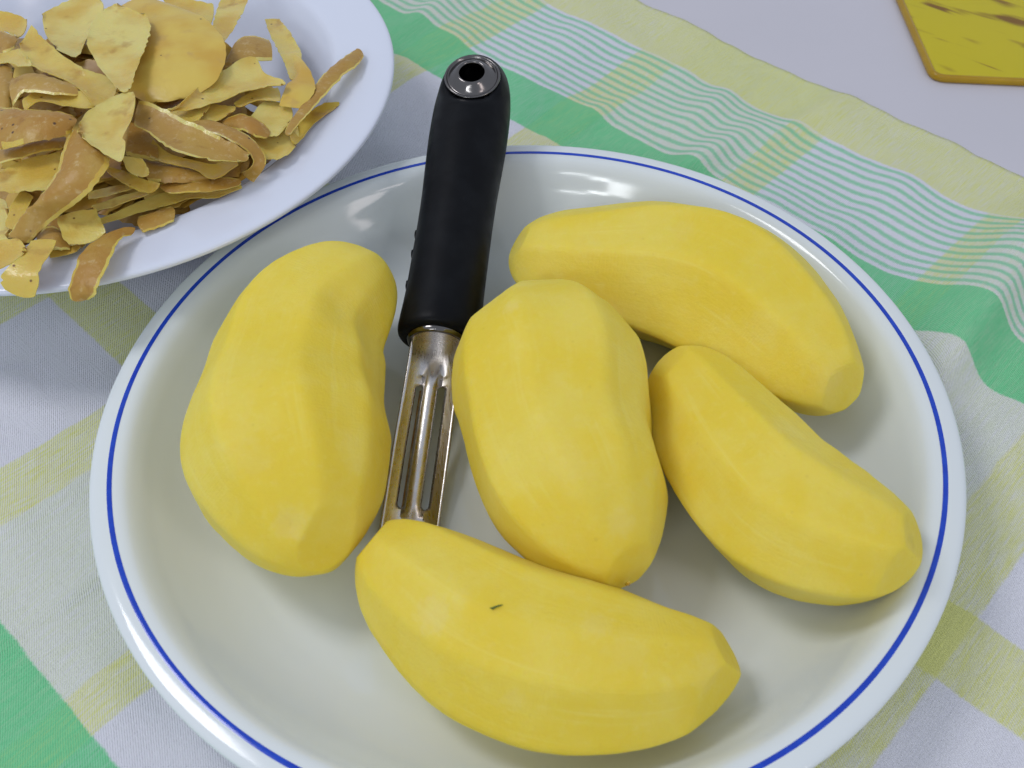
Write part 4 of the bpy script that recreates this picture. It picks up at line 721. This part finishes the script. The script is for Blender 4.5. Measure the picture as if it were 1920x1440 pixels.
def make_peel(label, side, arch, L, R, i, group, cat='potato peel'):
    rg = random.Random(100 + i)
    L = np.asarray(L, float); R = np.asarray(R, float)
    mid = (L + R) / 2; length = np.linalg.norm(np.diff(mid, axis=0), axis=1).sum()
    ns = int(np.clip(length / 1.5, 16, 60)); nw = 9
    t_ = np.linspace(0, 1, ns)
    A, B = crom(L, t_), crom(R, t_)
    wv = B - A; A = A - wv * .05; B = B + wv * .05
    wv = B - A; wl = np.linalg.norm(wv, axis=1, keepdims=True) + 1e-6; wd = wv / wl
    ser = .8 if side != 'M' else .3
    jag = lambda k, amp: np.array([amp * (noise.noise(Vector((q * length * .55, k + i * 3.7, 0))) + .7 * noise.noise(Vector((q * length * 1.5, k + 9 + i, 0)))) for q in t_])[:, None]
    amp = np.minimum(wl * .07, ser)
    A = A + wd * jag(0, 1) * amp; B = B + wd * jag(5, 1) * amp
    # rounded or snipped ends
    w_ = np.array([0, .09, .22, .36, .5, .64, .78, .91, 1.0])
    G = A[:, None, :] * (1 - w_)[None, :, None] + B[:, None, :] * w_[None, :, None]
    mw = wl.mean()
    arch *= .6
    if side == 'F': arch = -abs(arch) * .9
    endp = .05 + .10 * rg.random()
    td = np.gradient(mid, axis=0); td /= np.linalg.norm(td, axis=1, keepdims=True) + 1e-6
    pull = (2 * w_ - 1) ** 2
    G[0] += td[0] * (pull * mw * endp)[:, None]; G[-1] -= td[-1] * (pull * mw * endp)[:, None]
    bul = arch * (1 - (2 * w_ - 1) ** 2)
    G[:, :, 2] += bul[None, :] * np.minimum(1, wl / 12)
    for a in range(ns):
        for b in range(nw):
            q = Vector(G[a, b]) * .11 + Vector((i * 2.3, 0, 0))
            G[a, b, 2] += .65 * noise.noise(q) + .2 * noise.noise(q * 3.1)
    # normals
    du = np.gradient(G, axis=0); dv = np.gradient(G, axis=1)
    N = np.cross(du, dv); N /= np.linalg.norm(N, axis=2, keepdims=True) + 1e-9
    if N[:, :, 2].mean() < 0: N = -N; flip = True
    else: flip = False
    thick = .62 * (.7 + .6 * rg.random())
    edge = np.minimum(1, np.minimum(w_, 1 - w_) / .22)            # thins out towards the long edges
    te = np.minimum(1, np.minimum(t_, 1 - t_) / .07)
    th = thick * (.30 + .70 * edge[None, :] * (.3 + .7 * te[:, None]))
    top = G; bot = G - N * th[:, :, None]
    V = np.concatenate([top.reshape(-1, 3), bot.reshape(-1, 3)]); o2 = ns * nw
    F, mi = [], []
    topm, botm = {'F': (1, 0), 'S': (0, 1), 'M': (2, 1)}[side]
    for a in range(ns - 1):
        for b in range(nw - 1):
            q = (a * nw + b, a * nw + b + 1, (a + 1) * nw + b + 1, (a + 1) * nw + b)
            if flip: q = q[::-1]
            F.append(q)
            border = side == 'S' and (b == 0 or b == nw - 2) and ((b == 0) == (i % 2 == 0) or noise.noise(Vector((a * .13, b * 3.0, i * 1.7))) > .05)
            mi.append(1 if border else topm)
            F.append(tuple(reversed([k + o2 for k in q]))); mi.append(botm)
    nV = len(V)
    ring_ = [b for b in range(nw)] + [a * nw + nw - 1 for a in range(1, ns)] + [(ns - 1) * nw + b for b in range(nw - 2, -1, -1)] + [a * nw for a in range(ns - 2, 0, -1)]
    m_ = len(ring_)
    V = np.concatenate([V, V[ring_], V[[k + o2 for k in ring_]]])
    for k in range(m_):
        a, b = nV + k, nV + (k + 1) % m_
        q = (b, a, a + m_, b + m_)
        F.append(q if not flip else q[::-1]); mi.append(1)
    loc = tuple(float(v) for v in (mid[len(mid) // 2][0], mid[len(mid) // 2][1], V[:, 2].min()))
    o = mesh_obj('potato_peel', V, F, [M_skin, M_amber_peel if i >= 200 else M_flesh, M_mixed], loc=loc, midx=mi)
    tag(o, label, cat, group)
    return o
for i, (lab, side, arch, L, R) in enumerate(PEELS):
    make_peel(lab, side, arch, L, R, i, 'potato peels in the white dish')
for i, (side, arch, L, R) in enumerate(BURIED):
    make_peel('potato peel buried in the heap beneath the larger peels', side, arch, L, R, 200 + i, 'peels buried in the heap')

# ------------------------------------------------------------------ amber tray
def tray():
    a = np.array((172.6, 186.0)); e1 = np.array((0.992, -0.127)); e2 = np.array((0.024, 1.0)); e2 /= np.linalg.norm(e2)
    def outline(inset, n=10, rad=7.0):
        c = [a + (e1 + e2) * inset, a + e1 * (150 - inset) + e2 * inset, a + e1 * (150 - inset) + e2 * (120 - inset), a + e1 * inset + e2 * (120 - inset)]
        r = max(rad - inset, 1.5); pts = []
        for k in range(4):
            p0, p1, p2 = c[k - 1], c[k], c[(k + 1) % 4]
            u = (p0 - p1) / np.linalg.norm(p0 - p1); v = (p2 - p1) / np.linalg.norm(p2 - p1)
            for q in np.linspace(0, 1, n):
                b = p1 + u * r * (1 - q) ** 2 + v * r * q ** 2
                pts.append(b)
        return np.array(pts)
    def loft(rings, cap0=True, cap1=True):
        V = []; n = len(rings[0][0])
        for pts, z in rings: V += [(q[0], q[1], z) for q in pts]
        F = grid_faces(len(rings), n)
        if cap0: F.append(tuple(reversed(range(n))))
        if cap1: F.append(tuple((len(rings) - 1) * n + j for j in range(n)))
        return V, F
    loc = (float(a[0]), float(a[1]), 0.05)
    V, F = loft([(outline(1.2), .2), (outline(1.0), 1.2), (outline(3.0), 2.4), (outline(3.6), 2.5)])
    base = mesh_obj('amber_tray', V, F, M_amber, loc=loc)
    tag(base, 'translucent amber plastic tray on the bare white table', 'tray')
    V, F = loft([(outline(.9), .1), (outline(.2), .5), (outline(0), 1.4), (outline(.2), 2.5), (outline(.8), 3.2), (outline(1.6), 3.3), (outline(2.4), 2.9), (outline(2.9), 2.3)], False, False)
    mesh_obj('rim', V, F, M_amber_edge, base, loc=loc)
tray()
